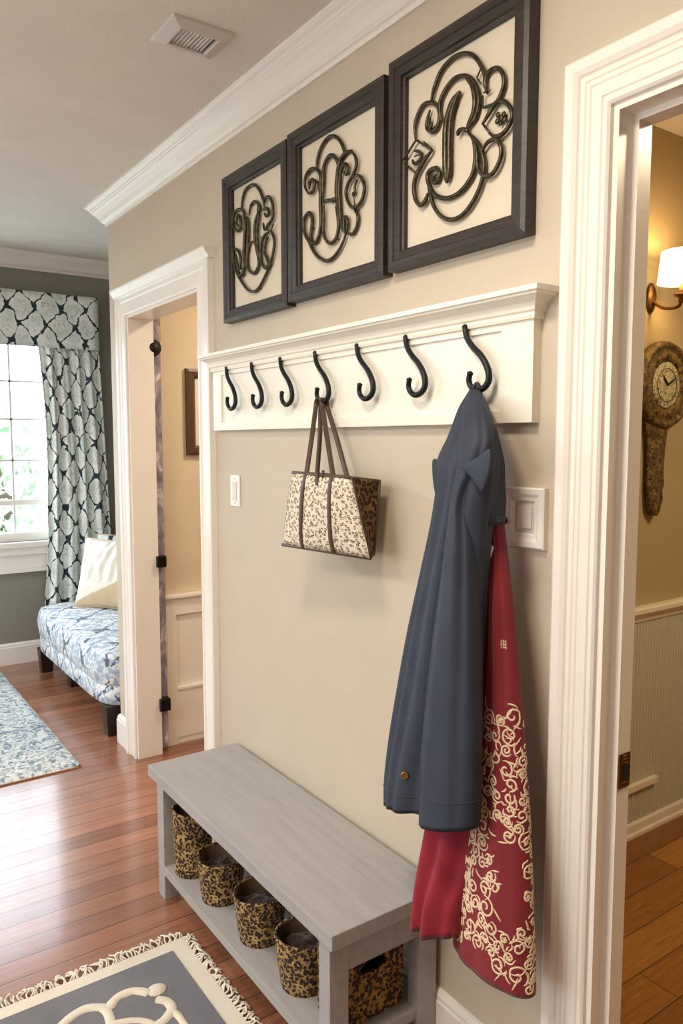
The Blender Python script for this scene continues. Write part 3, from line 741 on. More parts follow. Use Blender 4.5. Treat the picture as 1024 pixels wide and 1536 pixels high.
b.tube([bTR, bBR], .0042, 8); b.tube([fTR, lerp(fTR, fBR, .97)], .0022, 8); b.tube([fBL, lerp(fBL, fBR, .5), fBR, bBR], .004, 8); b.build('piping', M['brownleather'], t)
b = MB(); b.box(onfront(.47, .03).x-.002, onfront(.47, .03).x+.002, onfront(.47, 0).y-.007, onfront(.47, 0).y+.006, fTL.z-.028, fTL.z+.006, .001)
b.tube([onfront(.56, .0)+Vector((0, 0, -.006)), onfront(.56, .0)+Vector((0, 0, .012))], .004, 8); b.build('clasp', M['brownleather'], t)
hk = Vector((HB[0], 1.785+HB[1], HB[2]))
def strap(a, c, mx, dy):
    b = MB(); topz = hk+Vector((dy, 0, .0))
    q = [a+Vector((0, 0, -.01)), lerp(a, topz, .5)+Vector((0, mx, 0)), topz+Vector((0, .017, -.022)), topz+Vector((0, .009, .002)), topz+Vector((0, -.009, .002)), topz+Vector((0, -.017, -.022)), lerp(c, topz, .5)+Vector((0, -mx, 0)), c+Vector((0, 0, -.01))]
    strip(b, q, .013, (.75, -.65, 0), .0025); b.build('strap', M['brownleather'], t)
strap(onfront(.26, 0), onfront(.74, 0), .003, -.008)
strap(P(475, 711, XK-.005), P(522, 716, XK-.005), .003, .008)

# ------------------------------------------------------------------ GARMENTS
def fit(pxl, pxr, pyc, xc, d):
    def nrm(px):
        r = ray(px, pyc); v = Vector((r.y, -r.x)); return v.normalized()
    nL, nR = nrm(pxl), nrm(pxr)
    def f(w):
        sL = math.hypot(d*nL.x, w*nL.y); sR = math.hypot(d*nR.x, w*nR.y)
        return (sL-nL.x*xc)/nL.y, (-sR-nR.x*xc)/nR.y
    lo, hi = 0.002, .6
    for _ in range(50):
        w = (lo+hi)/2; a, c = f(w)
        if a > c: lo = w
        else: hi = w
    a, c = f(w); cy = (a+c)/2
    cpx = (pxl+pxr)/2; r = ray(cpx, pyc); z = CH+r.z*(math.hypot(xc, cy)/math.hypot(r.x, r.y))
    return cy, w, z
def interp(rows, n):
    """Catmull interpolation of tuples"""
    out = []; m = len(rows)
    for i in range(n+1):
        s = i/n*(m-1); k = min(int(s), m-2); t = s-k
        p0, p1, p2, p3 = rows[max(k-1, 0)], rows[k], rows[k+1], rows[min(k+2, m-1)]
        out.append(tuple(.5*((2*b)+(c-a)*t+(2*a-5*b+4*c-e)*t*t+(3*b-a-3*c+e)*t**3) for a, b, c, e in zip(p0, p1, p2, p3)))
    return out
def garment(rows, folds, n=48, seg=144, seed=0, wob=.004, open_bottom=True):
    """rows: (py, pxl, pxr, x centre, half depth, shear, fold depth); folds: (angle, width, depth) valleys"""
    base = []
    for py, l, r, xc, d, sh, fd in rows:
        cy, w, z = fit(l, r, py, xc, d); base.append((xc, cy, z, d, w, sh, fd))
    out = []
    for i, (xc, cy, z, d, w, sh, fd) in enumerate(interp(base, n)):
        t = i/n; ring = []
        for j in range(seg):
            a = 2*PI*j/seg            # a=0 faces the room (-x); a=+90 toward far (+y)
            s = 1.0
            for (fa, fw, fdp) in folds:
                da = math.degrees((a-math.radians(fa+4*math.sin(t*3+seed+fa))+PI) % (2*PI)-PI)
                s -= fdp*fd*math.exp(-(da/fw)**2)
            s += .5*wob/max(d, .02)*noise.noise(Vector((math.cos(a)*2+seed*5, math.sin(a)*2, t*5)))
            y = w*math.sin(a)*(1-(1-s)*.25); x = -d*math.cos(a)*s
            ring.append(Vector((xc+x, cy+y, z-sh*y)))
        out.append(ring)
    return out
def add_hem(b, rings, back, r):
    pass
def build_garment(rings, name, mat, parent, solid=.0025, top=True, mats=None):
    b = MB(); V = b.grid(rings, closed=True)
    if top: b.face(V[0][::-1])
    # turned-in hem
    lo = rings[-1]; c = sum(lo, Vector())/len(lo)
    inn = [[c+(p-c)*.95+Vector((0, 0, .012)) for p in lo]]
    b.grid([lo]+inn, closed=True); bmesh.ops.remove_doubles(b.bm, verts=b.bm.verts, dist=1e-6)
    return b.build(name, mat, parent)
def ringline(rings, k, off, r, a0=0, a1=None):
    ring = rings[k]; c = sum(ring, Vector())/len(ring); n = len(ring)
    return [p+(p-c).normalized()*off for p in ring]+[ring[0]+(ring[0]-c).normalized()*off]
jk = thing('jacket', (1.08, 1.2, .62), 'navy blue jacket hanging from the nearest hook', 'jacket')
A = garment([(584,704,717,1.140,.010,0,.0),(592,699,723,1.134,.016,0,.2),(612,686,733,1.118,.026,0,.5),(650,670,743,1.10,.036,0,.8),(690,652,750,1.077,.042,0,.9),(730,650,748,1.074,.046,0,1),(790,641,740,1.072,.050,0,1),(870,625,735,1.067,.052,0,1),
             (960,607,730,1.060,.053,0,1),(1050,592,722,1.052,.054,0,1),(1120,580,705,1.044,.052,.1,1),(1175,573,690,1.037,.050,.2,.8),(1212,572,680,1.034,.048,.3,.7)],
            [(58,15,.42),(22,13,.30),(-20,14,.4),(120,20,.2),(-100,16,.3)], seed=1)
bpn = build_garment(A, 'back_panel', M['navy'], jk)
Bq = garment([(586,704,719,1.130,.008,0,.0),(596,700,725,1.116,.014,0,.2),(620,693,735,1.090,.022,0,.6),(660,688,741,1.066,.026,0,.7),(700,682,733,1.058,.030,0,.8),(750,674,716,1.052,.032,0,.8),(810,666,719,1.046,.036,0,.8),(870,659,722,1.042,.040,0,.7),
             (960,648,724,1.034,.044,0,.6),(1060,637,724,1.026,.046,.1,.5),(1140,630,723,1.020,.046,.2,.4),(1195,628,722,1.016,.046,.28,.35),(1237,627,720,1.014,.046,.32,.3)],
            [(44,14,.26),(4,22,.10),(-48,14,.22),(110,14,.2)], seed=3)
fp = build_garment(Bq, 'front_panel', M['navy'], jk)
b = MB(); b.tube(ringline(Bq, 44, .0004, 0), .0011, 6, cap=False); b.tube(ringline(A, 45, .0004, 0), .0011, 6, cap=False); b.build('hem_seam', M['navydark'], fp)
Cq = garment([(640,722,744,1.10,.02,0,.5),(680,725,754,1.098,.026,0,1),(720,728,757,1.10,.028,0,1),(760,733,756,1.10,.026,0,1),(788,737,754,1.10,.022,0,.6)], [(30,12,.3),(-30,14,.3)], n=24, seg=48, seed=5, wob=.006)
build_garment(Cq, 'sleeve', M['navy'], jk)
b = MB()
def pillowpoly(b, pts, x, th):
    q = [at(a, c, 0, x) for a, c in pts]; c = sum(q, Vector())/len(q); m = catmull(q, 3, closed=True)[:-1]
    rows = [[c+(p-c)*f+Vector((-th*g, 0, 0)) for p in m] for f, g in ((.02, 1), (.5, .95), (.85, .7), (.97, .4), (1, 0), (.97, -.3), (.5, -.5), (.02, -.5))]
    b.grid(rows, closed=True, caps=True)
pillowpoly(b, [(690,699),(700,694),(712,688),(724,680),(734,673),(737,684),(736,700),(733,715),(729,727),(723,738),(717,730),(710,720),(700,709)], 1.026, .005)
b.build('collar_flap', M['navy'], jk)
b = MB(); pillowpoly(b, [(649,690),(656,689),(664,690),(664,712),(659,735),(654,742),(651,730),(649,712)], 1.052, .004)
b.build('shoulder_tab', M['navy'], jk)
b = MB(); q = garment([(690,712,738,1.07,.02,0,.3),(760,714,736,1.075,.026,0,.6),(840,716,731,1.08,.026,0,.6),(930,718,728,1.08,.024,0,.3)], [(20,14,.3)], n=16, seg=40, seed=8)
build_garment(q, 'shaded_lining', M['navydark'], jk); b.bm.free()  # dark inside of the jacket; shade between the panels is put into its colour
def button(px, py, x, r, mat, name):
    p = at(px, py, 0, x); d = (CAM-p).normalized(); d.z = 0; d.normalize(); s = Vector((0, 0, 1)).cross(d)
    b = MB(); b.lathe([(.0005, -.004), (r, -.004), (r, .002), (r*.85, .0035), (r*.7, .0025), (.0005, .003)], 20, lambda a, c, h: tuple(p+s*a+Vector((0, 0, 1))*c+d*h)); return b.build(name, mat, bpn)
button(607, 1163, .990, .0080, M['gold'], 'brass_button')
button(748, 779, 1.071, .005, M['navydark'], 'snap')
# loop over the hook
b = MB(); hkb = (HB[0], 1.203+HB[1], HB[2]); b.tube(catmull([(hkb[0], hkb[1]+.012, hkb[2]-.028), (hkb[0]-.002, hkb[1]+.008, hkb[2]-.004), (hkb[0], hkb[1], hkb[2]+.008), (hkb[0]+.002, hkb[1]-.008, hkb[2]-.004), (hkb[0], hkb[1]-.012, hkb[2]-.028)], 5), .004, 8); b.build('hanging_loop', M['navy'], jk)

rd = thing('coat', (1.08, 1.05, .3), 'long red garment with cream scroll print hanging behind the navy jacket', 'clothing')
R1 = garment([(600,706,722,1.156,.007,0,.2),(700,716,740,1.142,.012,0,.3),(800,728,757,1.140,.018,0,.6),(900,712,764,1.134,.024,0,.8),(1000,690,768,1.128,.030,0,1),(1100,668,760,1.12,.038,0,1),(1200,645,745,1.105,.048,0,1),
              (1290,628,725,1.075,.060,0,1),(1340,618,712,1.05,.068,.1,1),(1390,612,706,1.030,.070,.22,1)],
             [(66,18,.15),(16,16,.42),(-40,20,.3),(110,14,.2)], seed=11)
build_garment(R1, 'underskirt', M['crimson'], rd)
R2 = garment([(600,708,724,1.156,.007,0,.2),(700,722,745,1.135,.012,0,.3),(800,737,758,1.122,.018,0,.6),(880,731,768,1.116,.022,0,.7),(960,727,776,1.112,.025,0,.6),(1060,722,785,1.106,.029,0,.35),(1150,716,792,1.10,.033,0,.25),
              (1240,707,797,1.092,.038,0,.2),(1330,694,801,1.082,.044,0,.2),(1400,684,804,1.076,.048,-.05,.2),(1447,678,805,1.072,.050,-.05,.2)],
             [(40,9,.30),(8,10,.34),(-36,12,.30),(80,12,.2)], seed=13, wob=.003)
ap = build_garment(R2, 'printed_panel', M['redapron'], rd)
tag(ap, 'crimson panel with cream scrollwork print')
# the upper fold is plain; light on it is painted as a brighter red
ap.data.materials.append(M['red'])
for f in ap.data.polygons:
    k = f.index//144; j = (f.index % 144)*96/144
    if k < 28 and (j < 96 and (j*3.75 < 120 or j*3.75 > 352)): f.material_index = 1
# scroll print: thin raised ribbons that follow the panel surface
def surf(a, v):
    """a in degrees around the ring, v 0..1 down the panel"""
    n = len(R2)-1; m = len(R2[0]); s = max(0, min(.9999, v))*n; i = int(s); fi = s-i
    q = (a/360*m) % m; j = int(q); fj = q-j
    g = lambda ii, jj: R2[ii][jj % m]
    p = (g(i, j)*(1-fj)+g(i, j+1)*fj)*(1-fi)+(g(i+1, j)*(1-fj)+g(i+1, j+1)*fj)*fi
    e1 = g(i, j+1)-g(i, j); e2 = g(i+1, j)-g(i, j); nn = e1.cross(e2).normalized()
    c = sum(R2[i], Vector())/m
    if nn.dot(p-c) < 0: nn = -nn
    return p, nn
# metric lookup: for (s metres across from the front line, height z)
vz = []
for i in range(len(R2)): vz.append(sum((p.z for p in R2[i]))/len(R2[i]))
def v_of(z):
    for i in range(len(vz)-1):
        if vz[i] >= z >= vz[i+1]: return (i+(vz[i]-z)/(vz[i]-vz[i+1]))/(len(vz)-1)
    return 1.0
def a_of(s, v):
    i = min(len(R2)-1, int(v*(len(R2)-1))); ring = R2[i]; m = len(ring); a = 0; st = 1 if s > 0 else -1; acc = 0; j = 0
    while acc < abs(s) and abs(j) < m*.3:
        d = (ring[(j+st) % m]-ring[j % m]).length
        if acc+d > abs(s): return (j+st*(abs(s)-acc)/d)/m*360
        acc += d; j += st
    return None
sb = MB(); sb.smooth = True
def ribbon(pts, w):
    """pts in (s,z) metres"""
    L = []
    for s_, z in pts:
        v = v_of(z)
        if v > .995: return
        a = a_of(s_, v)
        if a is None: L.append(None); continue
        L.append(surf(a, v))
    seg = []
    for q in L+[None]:
        if q is None:
            if len(seg) > 2:
                n = len(seg); rows = []
                for i, (p, nn) in enumerate(seg):
                    tt = (seg[min(i+1, n-1)][0]-seg[max(i-1, 0)][0])
                    if tt.length < 1e-7: tt = Vector((0, 0, 1))
                    sd = tt.normalized().cross(nn)*w*(.45+.55*min(1, min(i, n-1-i)/3)); o = nn*.0012
                    rows.append([p+sd, p+sd*.5+o, p-sd*.5+o, p-sd])
                sb.grid(rows)
            seg = []
        else: seg.append(q)
rnd = random.Random(5)
def spiral(cx, cz, r, a0, turns, sg):
    pts = []
    for k in range(26):
        u = k/25; rr = r*(1-.86*u); a = a0+sg*u*turns*2*PI; pts.append((cx+rr*math.cos(a), cz+rr*math.sin(a)*1.05))
    return pts
def leaf(cx, cz, L, a, bend):
    o = []
    for k in range(9):
        u = k/8; o.append((cx+L*u*math.cos(a+bend*u), cz+L*u*math.sin(a+bend*u)))
    return o
zt = vz[int(.52*(len(vz)-1))]; zb_ = vz[-1]+.012
cells = []
tries = 0
while tries < 6000 and len(cells) < 150:
    tries += 1
    z = rnd.uniform(zb_, zt); s = rnd.uniform(-.125, .125); r = rnd.uniform(.010, .021)
    # leave plain crimson patches between the clusters
    if noise.noise(Vector((s*13+2.3, z*11, 1.7))) < -.2: continue
    if all((s-c[0])**2+(z-c[1])**2 > ((r+c[2])*.86)**2 for c in cells): cells.append((s, z, r))
for (s, z, r) in cells:
    a0 = rnd.uniform(0, 2*PI); sg = rnd.choice((-1, 1))
    ribbon(spiral(s, z, r, a0, rnd.uniform(1.1, 1.7), sg), .0020)
    for _ in range(2):
        a = rnd.uniform(0, 2*PI); ribbon(leaf(s+r*math.cos(a), z+r*math.sin(a), r*rnd.uniform(.8, 1.4), a+sg*1.2, rnd.uniform(-1.2, 1.2)), .0018)
    if rnd.random() < .35:
        for q in range(4): ribbon(leaf(s, z, r*.5, q*PI/2+a0, .8), .0012)
for i, c in enumerate(cells):      # stems joining neighbours
    nb = sorted(cells, key=lambda d: (d[0]-c[0])**2+(d[1]-c[1])**2)[1:3]
    for d in nb[:1]:
        mx, mz = (c[0]+d[0])/2+rnd.uniform(-.008, .008), (c[1]+d[1])/2+rnd.uniform(-.008, .008)
        ribbon([(p.x, p.y) for p in catmull([Vector((c[0]+c[2]*.7, c[1], 0)), Vector((mx, mz, 0)), Vector((d[0], d[1]+d[2]*.9, 0))], 6)], .0014)
# little emblem high on the right fold
ez = vz[int(.405*(len(vz)-1))]
for k in range(3): ribbon([(-.020-.001*k+u*.0012*0-.010*u/6, ez-.006*k) for u in range(7)], .0011)
for k in range(3): ribbon([(-.020-.005*k, ez+.003-.018*u/6) for u in range(7)], .0010)
pr = sb.build('scroll_print', M['scroll'], ap, recalc=False) if False else sb.build('scroll_print', M['scroll'], ap)
pr['kind'] = 'stuff'
# small clip at the coat's opening
b = MB(); p0, p1 = at(728, 868, 0, 1.09), at(738, 820, 0, 1.10); b.tube([p0, lerp(p0, p1, .5)+Vector((-.004, 0, 0)), p1], .0035, 8); tag(b.build('zip_pull', M['greyplastic'], rd), 'pale grey zip edge')

# ------------------------------------------------------------------ GREY RUG
gr = thing('grey_rug', (.3, 1.4, 0), 'grey wool rug with cream border, cream scroll motif and knotted fringe', 'rug')
GX, GY = .832, 2.0
b = MB(); b.box(-.9, GX, .35, GY, .001, .009, .003); b.build('border', M['rugcream'], gr)
b = MB(); b.box(-.9+.045, GX-.048, .395, GY-.045, .0085, .0125, .002); fld = b.build('field', M['ruggrey'], gr)
b = MB()
def flo(px, py): return at(px, py, 2, .013)
def band(b, pts, w, z=.0125, h=.004):
    pts = catmull([Vector((p[0], p[1], 0)) for p in pts], 6); rows = []
    for i, p in enumerate(pts):
        tt = (pts[min(i+1, len(pts)-1)]-pts[max(i-1, 0)]).normalized(); s = Vector((-tt.y, tt.x, 0))
        ww = w*(1+.15*noise.noise(p*30)); e = 1 if 0 < i < len(pts)-1 else .5
        rows.append([Vector((p.x, p.y, 0))+s*ww*k*e+Vector((0, 0, z+hh)) for k, hh in ((-1, 0), (-.8, h*.8), (0, h), (.8, h*.8), (1, 0))])
    b.grid(rows)
fl = lambda L: [flo(*q) for q in L]
sw = .013
band(b, fl([(60,1575),(94,1536),(123,1515),(145,1511),(158,1514),(166,1532),(168,1560),(150,1590)]), sw)
band(b, fl([(162,1513),(176,1496),(197,1487),(212,1487),(224,1490)]), sw)
band(b, fl([(234,1499),(250,1502),(258,1513),(248,1528),(232,1540),(205,1560)]), sw)
band(b, fl([(256,1516),(266,1522),(275,1534),(290,1556)]), sw*.7)
band(b, fl([(168,1536),(195,1531),(222,1533),(240,1545)]), sw*.7)
band(b, [( .25, 1.55), (.40, 1.50), (.52, 1.38), (.50, 1.2), (.36, 1.12), (.2, 1.2), (.15, 1.35), (.25, 1.45), (.38, 1.4)], sw)
band(b, [(-.1, 1.75), (-.3, 1.7), (-.42, 1.5), (-.35, 1.3), (-.15, 1.25), (0, 1.4), (-.1, 1.55), (-.25, 1.5)], sw)
band(b, [(.2, .9), (.35, .75), (.3, .6), (.1, .6), (0, .8), (-.2, .95), (-.4, .85), (-.45, .65)], sw)
p = flo(235, 1485); b.lathe([(.026, 0), (.024, .003), (.0005, .004)], 24, lambda x, y, z: (p.x+x, p.y+y*.9, .0125+z))
b.build('scroll_motif', M['rugcream'], fld)
def fringe(edge):
    b = MB(); r = random.Random(3 if edge == 'x' else 4)
    if edge == 'far': n = 210; pos = [(-.9+(GX+.9)*i/n, GY) for i in range(n+1)]; out = Vector((0, 1, 0))
    else: n = 190; pos = [(GX, .35+(GY-.35)*i/n) for i in range(n+1)]; out = Vector((1, 0, 0))
    al = Vector((1, 0, 0)) if edge == 'far' else Vector((0, 1, 0))
    for x, y in pos:
        L = r.uniform(.026, .035) if edge != 'far' else r.uniform(.032, .050); c1 = r.uniform(-.014, .014); c2 = r.uniform(-.016, .016); p = Vector((x, y, .006))
        pts = [p, p+out*L*.35+al*c1+Vector((0, 0, r.uniform(.002, .011))), p+out*L*.7+al*(c1*.2+c2)+Vector((0, 0, r.uniform(-.001, .008))), p+out*L+al*(c2*.3)+Vector((0, 0, -.003))]
        b.tube(catmull(pts, 3), .0026, 5)
        if r.random() < .5:
            k = p+out*L*.55+al*c2*.6+Vector((0, 0, .003)); b.lathe([(.0005, -.004), (.004, -.002), (.004, .002), (.0005, .004)], 6, lambda a, c, z: tuple(k+Vector((a, c, z))))
    o = b.build('fringe', M['fringe'], gr); o['kind'] = 'stuff'
fringe('far'); fringe('side')

# ------------------------------------------------------------------ BLUE RUG
t = thing('blue_rug', (0, 4.2, 0), 'blue and white mottled shaggy rug in front of the settee', 'rug')
b = MB(); b.box(-1.3, .948, 3.372, 5.1, .0005, .006); b.build('jute_backing', M['jute'], t)
b = MB(); rows = []
nx, ny = 110, 90
for i in range(ny+1):
    row = []
    for j in range(nx+1):
        x = -1.3+2.245*j/nx; y = 3.378+1.72*i/ny; e = 0 if i in (0, ny) or j in (0, nx) else 1
        row.append((x, y, .006+e*(.010+.005*noise.noise(Vector((x*38, y*38, 0))))))
    rows.append(row)
b.grid(rows); b.build('pile', M['rug1'], t)

# ------------------------------------------------------------------ SETTEE
so = thing('settee', (1.55, 4.35, 0), 'low patterned settee with dark block feet behind the hall corner', 'sofa')
sx0, sx1, sy0, sy1 = 1.135, 2.02, 3.625, 5.04
def softbox(name, x0, x1, y0, y1, z0, z1, r, mat, parent, bulge=0.0, rep=1.0):
    b = MB(); b.smooth = True
    nx, ny = 14, 22; prof = []
    # rounded box by superellipse wrapping: build top/side grid
    rows = []
    loop = []
    m = 72
    for k in range(m):
        a = 2*PI*k/m; c, s = math.cos(a), math.sin(a); e = .22
        loop.append((math.copysign(abs(c)**e, c), math.copysign(abs(s)**e, s)))
    cx, cy, hx_, hy_ = (x0+x1)/2, (y0+y1)/2, (x1-x0)/2, (y1-y0)/2
    lv = [(.0, 0, z0), (.9, 0, z0), (1, 0, z0+r*.3), (1, 1, (z0+z1)/2), (1, 0, z1-r), (1, 0, z1-r*.4), (.0, 1, z1-r*.1), (-1, 1, z1)]
    specs = [(.3, z0, 0), (hx_-r*.3, z0, 1), (hx_, z0+r*.3, 1), (hx_, z0+(z1-z0)*.5, 1), (hx_, z1-r, 1)]
    rows = []
    def ringat(inset, z): return [Vector((cx+u*(hx_-inset), cy+v*(hy_-inset), z)) for u, v in loop]
    rows.append(ringat(min(hx_, hy_)*.9, z0)); rows.append(ringat(r*.4, z0)); rows.append(ringat(0, z0+r*.4))
    rows.append(ringat(-bulge, (z0+z1)/2)); rows.append(ringat(0, z1-r)); rows.append(ringat(r*.3, z1-r*.3)); rows.append(ringat(r, z1))
    rows.append(ringat(min(hx_, hy_)*.5, z1+bulge)); rows.append(ringat(min(hx_, hy_)*.95, z1+bulge*1.3))
    V = [[b.bm.verts.new(p) for p in rw] for rw in rows]
    for i in range(len(V)-1):
        for j in range(m): b.face([V[i][j], V[i][(j+1) % m], V[i+1][(j+1) % m], V[i+1][j]])
    b.face(V[0][::-1]); b.face(V[-1])
    bmesh.ops.recalc_face_normals(b.bm, faces=b.bm.faces)
    for f in b.bm.faces:
        n = f.normal
        for l in f.loops:
            p = l.vert.co
            if abs(n.z) > .6: u, v = p.x, p.y
            elif abs(n.x) > abs(n.y): u, v = p.z+x0, p.y
            else: u, v = p.x, p.z
            l[b.uv].uv = (u*rep, v*rep)
    return b.build(name, mat, parent)
softbox('seat_cushion', sx0, sx1, sy0, sy1, .24, .418, .035, M['sofa'], so, .008, 1.0)
softbox('upholstered_base', sx0+.004, sx1, sy0+.004, sy1-.004, .15, .25, .015, M['sofa'], so, 0, 1.0)
softbox('backrest', sx1-.2, sx1+.02, sy0+.01, sy1-.01, .40, .80, .05, M['sofa'], so, .01, 1.0)
for (x, y) in ((sx0+.012, sy0+.02), (sx0+.012, sy1-.12), (sx1-.1, sy0+.02), (sx1-.1, sy1-.12)):
    b = MB(); w = .085
    V = []
    for z, i in ((0, .010), (.151, 0)): V.append([(x+i, y+i, z), (x+w-i, y+i, z), (x+w-i, y+w-i, z), (x+i, y+w-i, z)])
    b.grid(V, closed=True, smooth=False, caps=True); b.build('foot', M['darkwood'], so)
b = MB(); b.box(sx0+.09, sx0+.17, sy1-.50, sy1-.42, 0, .151, .003); b.build('middle_foot', M['darkwood'], so)
# pillows
def pillow(name, corner0, corner1, h, lean, mat, label, cat, pleat=True, tan=False, th=.07):
    c0, c1 = Vector(corner0), Vector(corner1); al = (c1-c0).normalized(); L = (c1-c0).length
    out = Vector((al.y, -al.x, 0)); 
    if out.dot(Vector((-1, -1, 0))) < 0: out = -out
    up = (Vector((0, 0, 1))*math.cos(lean)-out*math.sin(lean)).normalized(); fr = al.cross(up); fr = fr if fr.dot(out) > 0 else -fr
    c = (c0+c1)/2; t = thing(name, tuple(c), label, cat)
    n = 60
    def pt(i, j, side):
        u, v = i/n*2-1, j/n*2-1
        pin = 1-.07*(1-abs(u)**2)*0; e = (1-abs(u)**2.6)*(1-abs(v)**2.6); e = max(e, 0)**.5
        uu = u*(1-.09*(1-v*v)*abs(u)**3*0-.06*(1-v*v)); vv = v*(1-.06*(1-u*u))
        w = th*e*side
        if pleat and side > 0 and v > -.25: w += e*(.007*math.sin(u*17-v*5+3*noise.noise(Vector((u*2, v*1.2, 3))))+.012*noise.noise(Vector((u*7, v*2.2, 1))))
        return c+al*(uu*L/2)+up*(h/2+vv*h/2)+fr*w
    b = MB(); b.grid([[pt(i, j, 1) for j in range(n+1)] for i in range(n+1)], uvf=lambda i, j: (i/n*.5, j/n*.5))
    b.grid([[pt(i, j, -1) for j in range(n+1)] for i in range(n+1)], uvf=lambda i, j: (i/n*.5, j/n*.5))
    bmesh.ops.remove_doubles(b.bm, verts=b.bm.verts, dist=1e-5)
    o = b.build('cover', [mat, M['tan']], t)
    if tan:
        me = o.data
        for f in me.polygons:
            cc = f.center+c; q = (cc-c); v = q.dot(up)/h; u = q.dot(al)/L
            if v < .30+u*.5: f.material_index = 1
    edge = [pt(i, 0, 0) for i in range(n+1)]+[pt(n, j, 0) for j in range(1, n+1)]+[pt(i, n, 0) for i in range(n-1, -1, -1)]+[pt(0, j, 0) for j in range(n-1, -1, -1)]
    b = MB(); b.tube(edge, .004, 6, cap=False); b.build('piping', M['tan'], o)
    return t
pillow('throw_pillow', (1.33, 4.80, .424), (1.62, 4.40, .424), .44, .30, M['satin'], 'cream pleated satin throw pillow leaning on the settee', 'pillow', tan=True)
pillow('throw_pillow', (1.50, 4.96, .424), (1.86, 4.66, .424), .43, .22, M['curtain'], 'patterned pillow peeking out behind the cream pillow', 'pillow', pleat=False)

# ------------------------------------------------------------------ CURTAIN + VALANCE
VT = 2.385
t = thing('valance', (.4, YB-.09, 2.05), 'straight patterned valance over the window with dark ogee trellis print', 'valance')
b = MB(); n = 60; rows = []
vy = YB-.125
path = [(1.635, YB-.02), (1.635, vy)]+[(1.635-2.35*k/n, vy-.004*math.sin(k*.9)) for k in range(1, n+1)]+[(-.715, YB-.02)]
acc = [0]
for i in range(1, len(path)): acc.append(acc[-1]+math.dist(path[i], path[i-1]))
zs = [VT-k*(VT-2.045)/8 for k in range(9)]
b.grid([[(p[0], p[1], z) for p in path] for z in zs], uvf=lambda i, j: (acc[min(j, len(acc)-1)], zs[min(i, 8)]))
b.build('fabric', M['curtain'], t, solid=.004)
b = MB(); b.box(-.71, 1.63, vy+.006, YB-.02, VT-.015, VT-.002); b.build('mounting_board', M['white'], t)
cu = thing('curtain', (1.48, YB-.08, .35), 'long patterned curtain panel with dark ogee trellis print right of the window', 'curtain')
b = MB(); n, m = 90, 30; rows = []; uvs = []
for i in range(m+1):
    v = i/m; z = 2.30-v*(2.30-.352); row = []; uvr = []
    xl = 1.238+.0*v+(.03*math.sin(PI*min(1, v*1.4)) if v < .7 else .03*math.sin(PI*.98)) + (.05*v if v < .75 else .0375-.04*(v-.75)/.25)
    xr = 1.63+.085*v
    for j in range(n+1):
        u = j/n; ph = u*2*PI*4.5
        row.append((xl+(xr-xl)*u+.008*math.sin(ph*.5+v*2), YB-.075+.022*math.sin(ph)*(.5+.5*v)+.006*math.sin(ph*2.3+1), z)); uvr.append((u*.62, z))
    rows.append(row); uvs.append(uvr)
b.grid(rows, uvf=lambda i, j: uvs[i][min(j, n)]); b.build('cloth', M['curtain'], cu, solid=.003)

# ------------------------------------------------------------------ SMALL ROOM PICTURE
t = thing('framed_picture', (1.63, 3.40, 1.37), 'brown framed picture on the beige wall seen through the left doorway', 'picture frame')
b = MB(); mp_ = lambda a, c, u: (a, 3.40-u, c); w = .045
b.sweep([(1.482+w, 1.385+w), (1.482+w, 1.79-w), (1.80-w, 1.79-w), (1.80-w, 1.385+w)], [(0, 0), (0, .012), (.01, .02), (.03, .022), (.045, .018), (.045, 0)], mp_, closed=True); b.build('frame', paint('brown_frame_wood', srgb(84, 56, 40), .4, .15, .1, 90), t)
b = MB(); b.box(1.482+w*.7, 1.80-w*.7, 3.392, 3.398, 1.385+w*.7, 1.79-w*.7); b.build('mat_board', paint('pale_print', srgb(226, 216, 206), .6), t)

# ------------------------------------------------------------------ SIDE ROOM: CLOCK
ck = thing('wall_clock', (2.49, 1.61, 1.2), 'antique gilt clock with round dial and long carved handle below', 'clock')
cx, cz, RR = 2.488, 1.646, .152
fy = lambda x, y, z: (cx+x, 1.61-z, cz+y)
b = MB(); b.lathe([(.02, 0), (RR*.95, 0), (RR, .012), (RR, .035), (RR*.96, .045), (RR*.88, .047), (RR*.84, .038), (RR*.80, .036), (RR*.74, .044), (RR*.62, .046), (RR*.56, .040), (RR*.54, .034), (.02, .034)], 56, fy); b.build('case', M['antique'], ck)
b = MB(); b.lathe([(.001, .034), (RR*.53, .034), (RR*.53, .038), (RR*.50, .040), (.001, .040)], 40, fy); dial = b.build('dial', M['dial'], ck)
b = MB(); b.tube([(cx+RR*.38*math.cos(2*PI*k/32), 1.61-.041, cz+RR*.38*math.sin(2*PI*k/32)) for k in range(33)], .0015, 6, cap=False); b.build('chapter_ring', M['antique'], dial)
for a, L in ((2.3, .045), (.5, .065)):
    b = MB(); b.tube([(cx, 1.566, cz), (cx+L*math.cos(a)*.5, 1.566, cz+L*math.sin(a)*.5), (cx+L*math.cos(a), 1.566, cz+L*math.sin(a))], [.003, .004, .001], 6); b.build('clock_hand', M['dark'], dial)
b = MB(); rows = []
prof = [(1.53, .085), (1.50, .066), (1.47, .056), (1.44, .053), (1.40, .050), (1.36, .048), (1.32, .046), (1.30, .049), (1.27, .045), (1.245, .045), (1.22, .038), (1.205, .030), (1.192, .018), (1.187, .004)]
for z, w in prof:
    row = []
    for k in range(20):
        a = 2*PI*k/20; nn = 1+.14*noise.noise(Vector((math.cos(a), math.sin(a), z*30)))
        row.append((cx-.018+w*math.cos(a)*nn, 1.61-.018+.017*math.sin(a)*nn, z))
    rows.append(row)
b.grid(rows, closed=True, caps=True); b.build('carved_handle', M['antique'], ck)
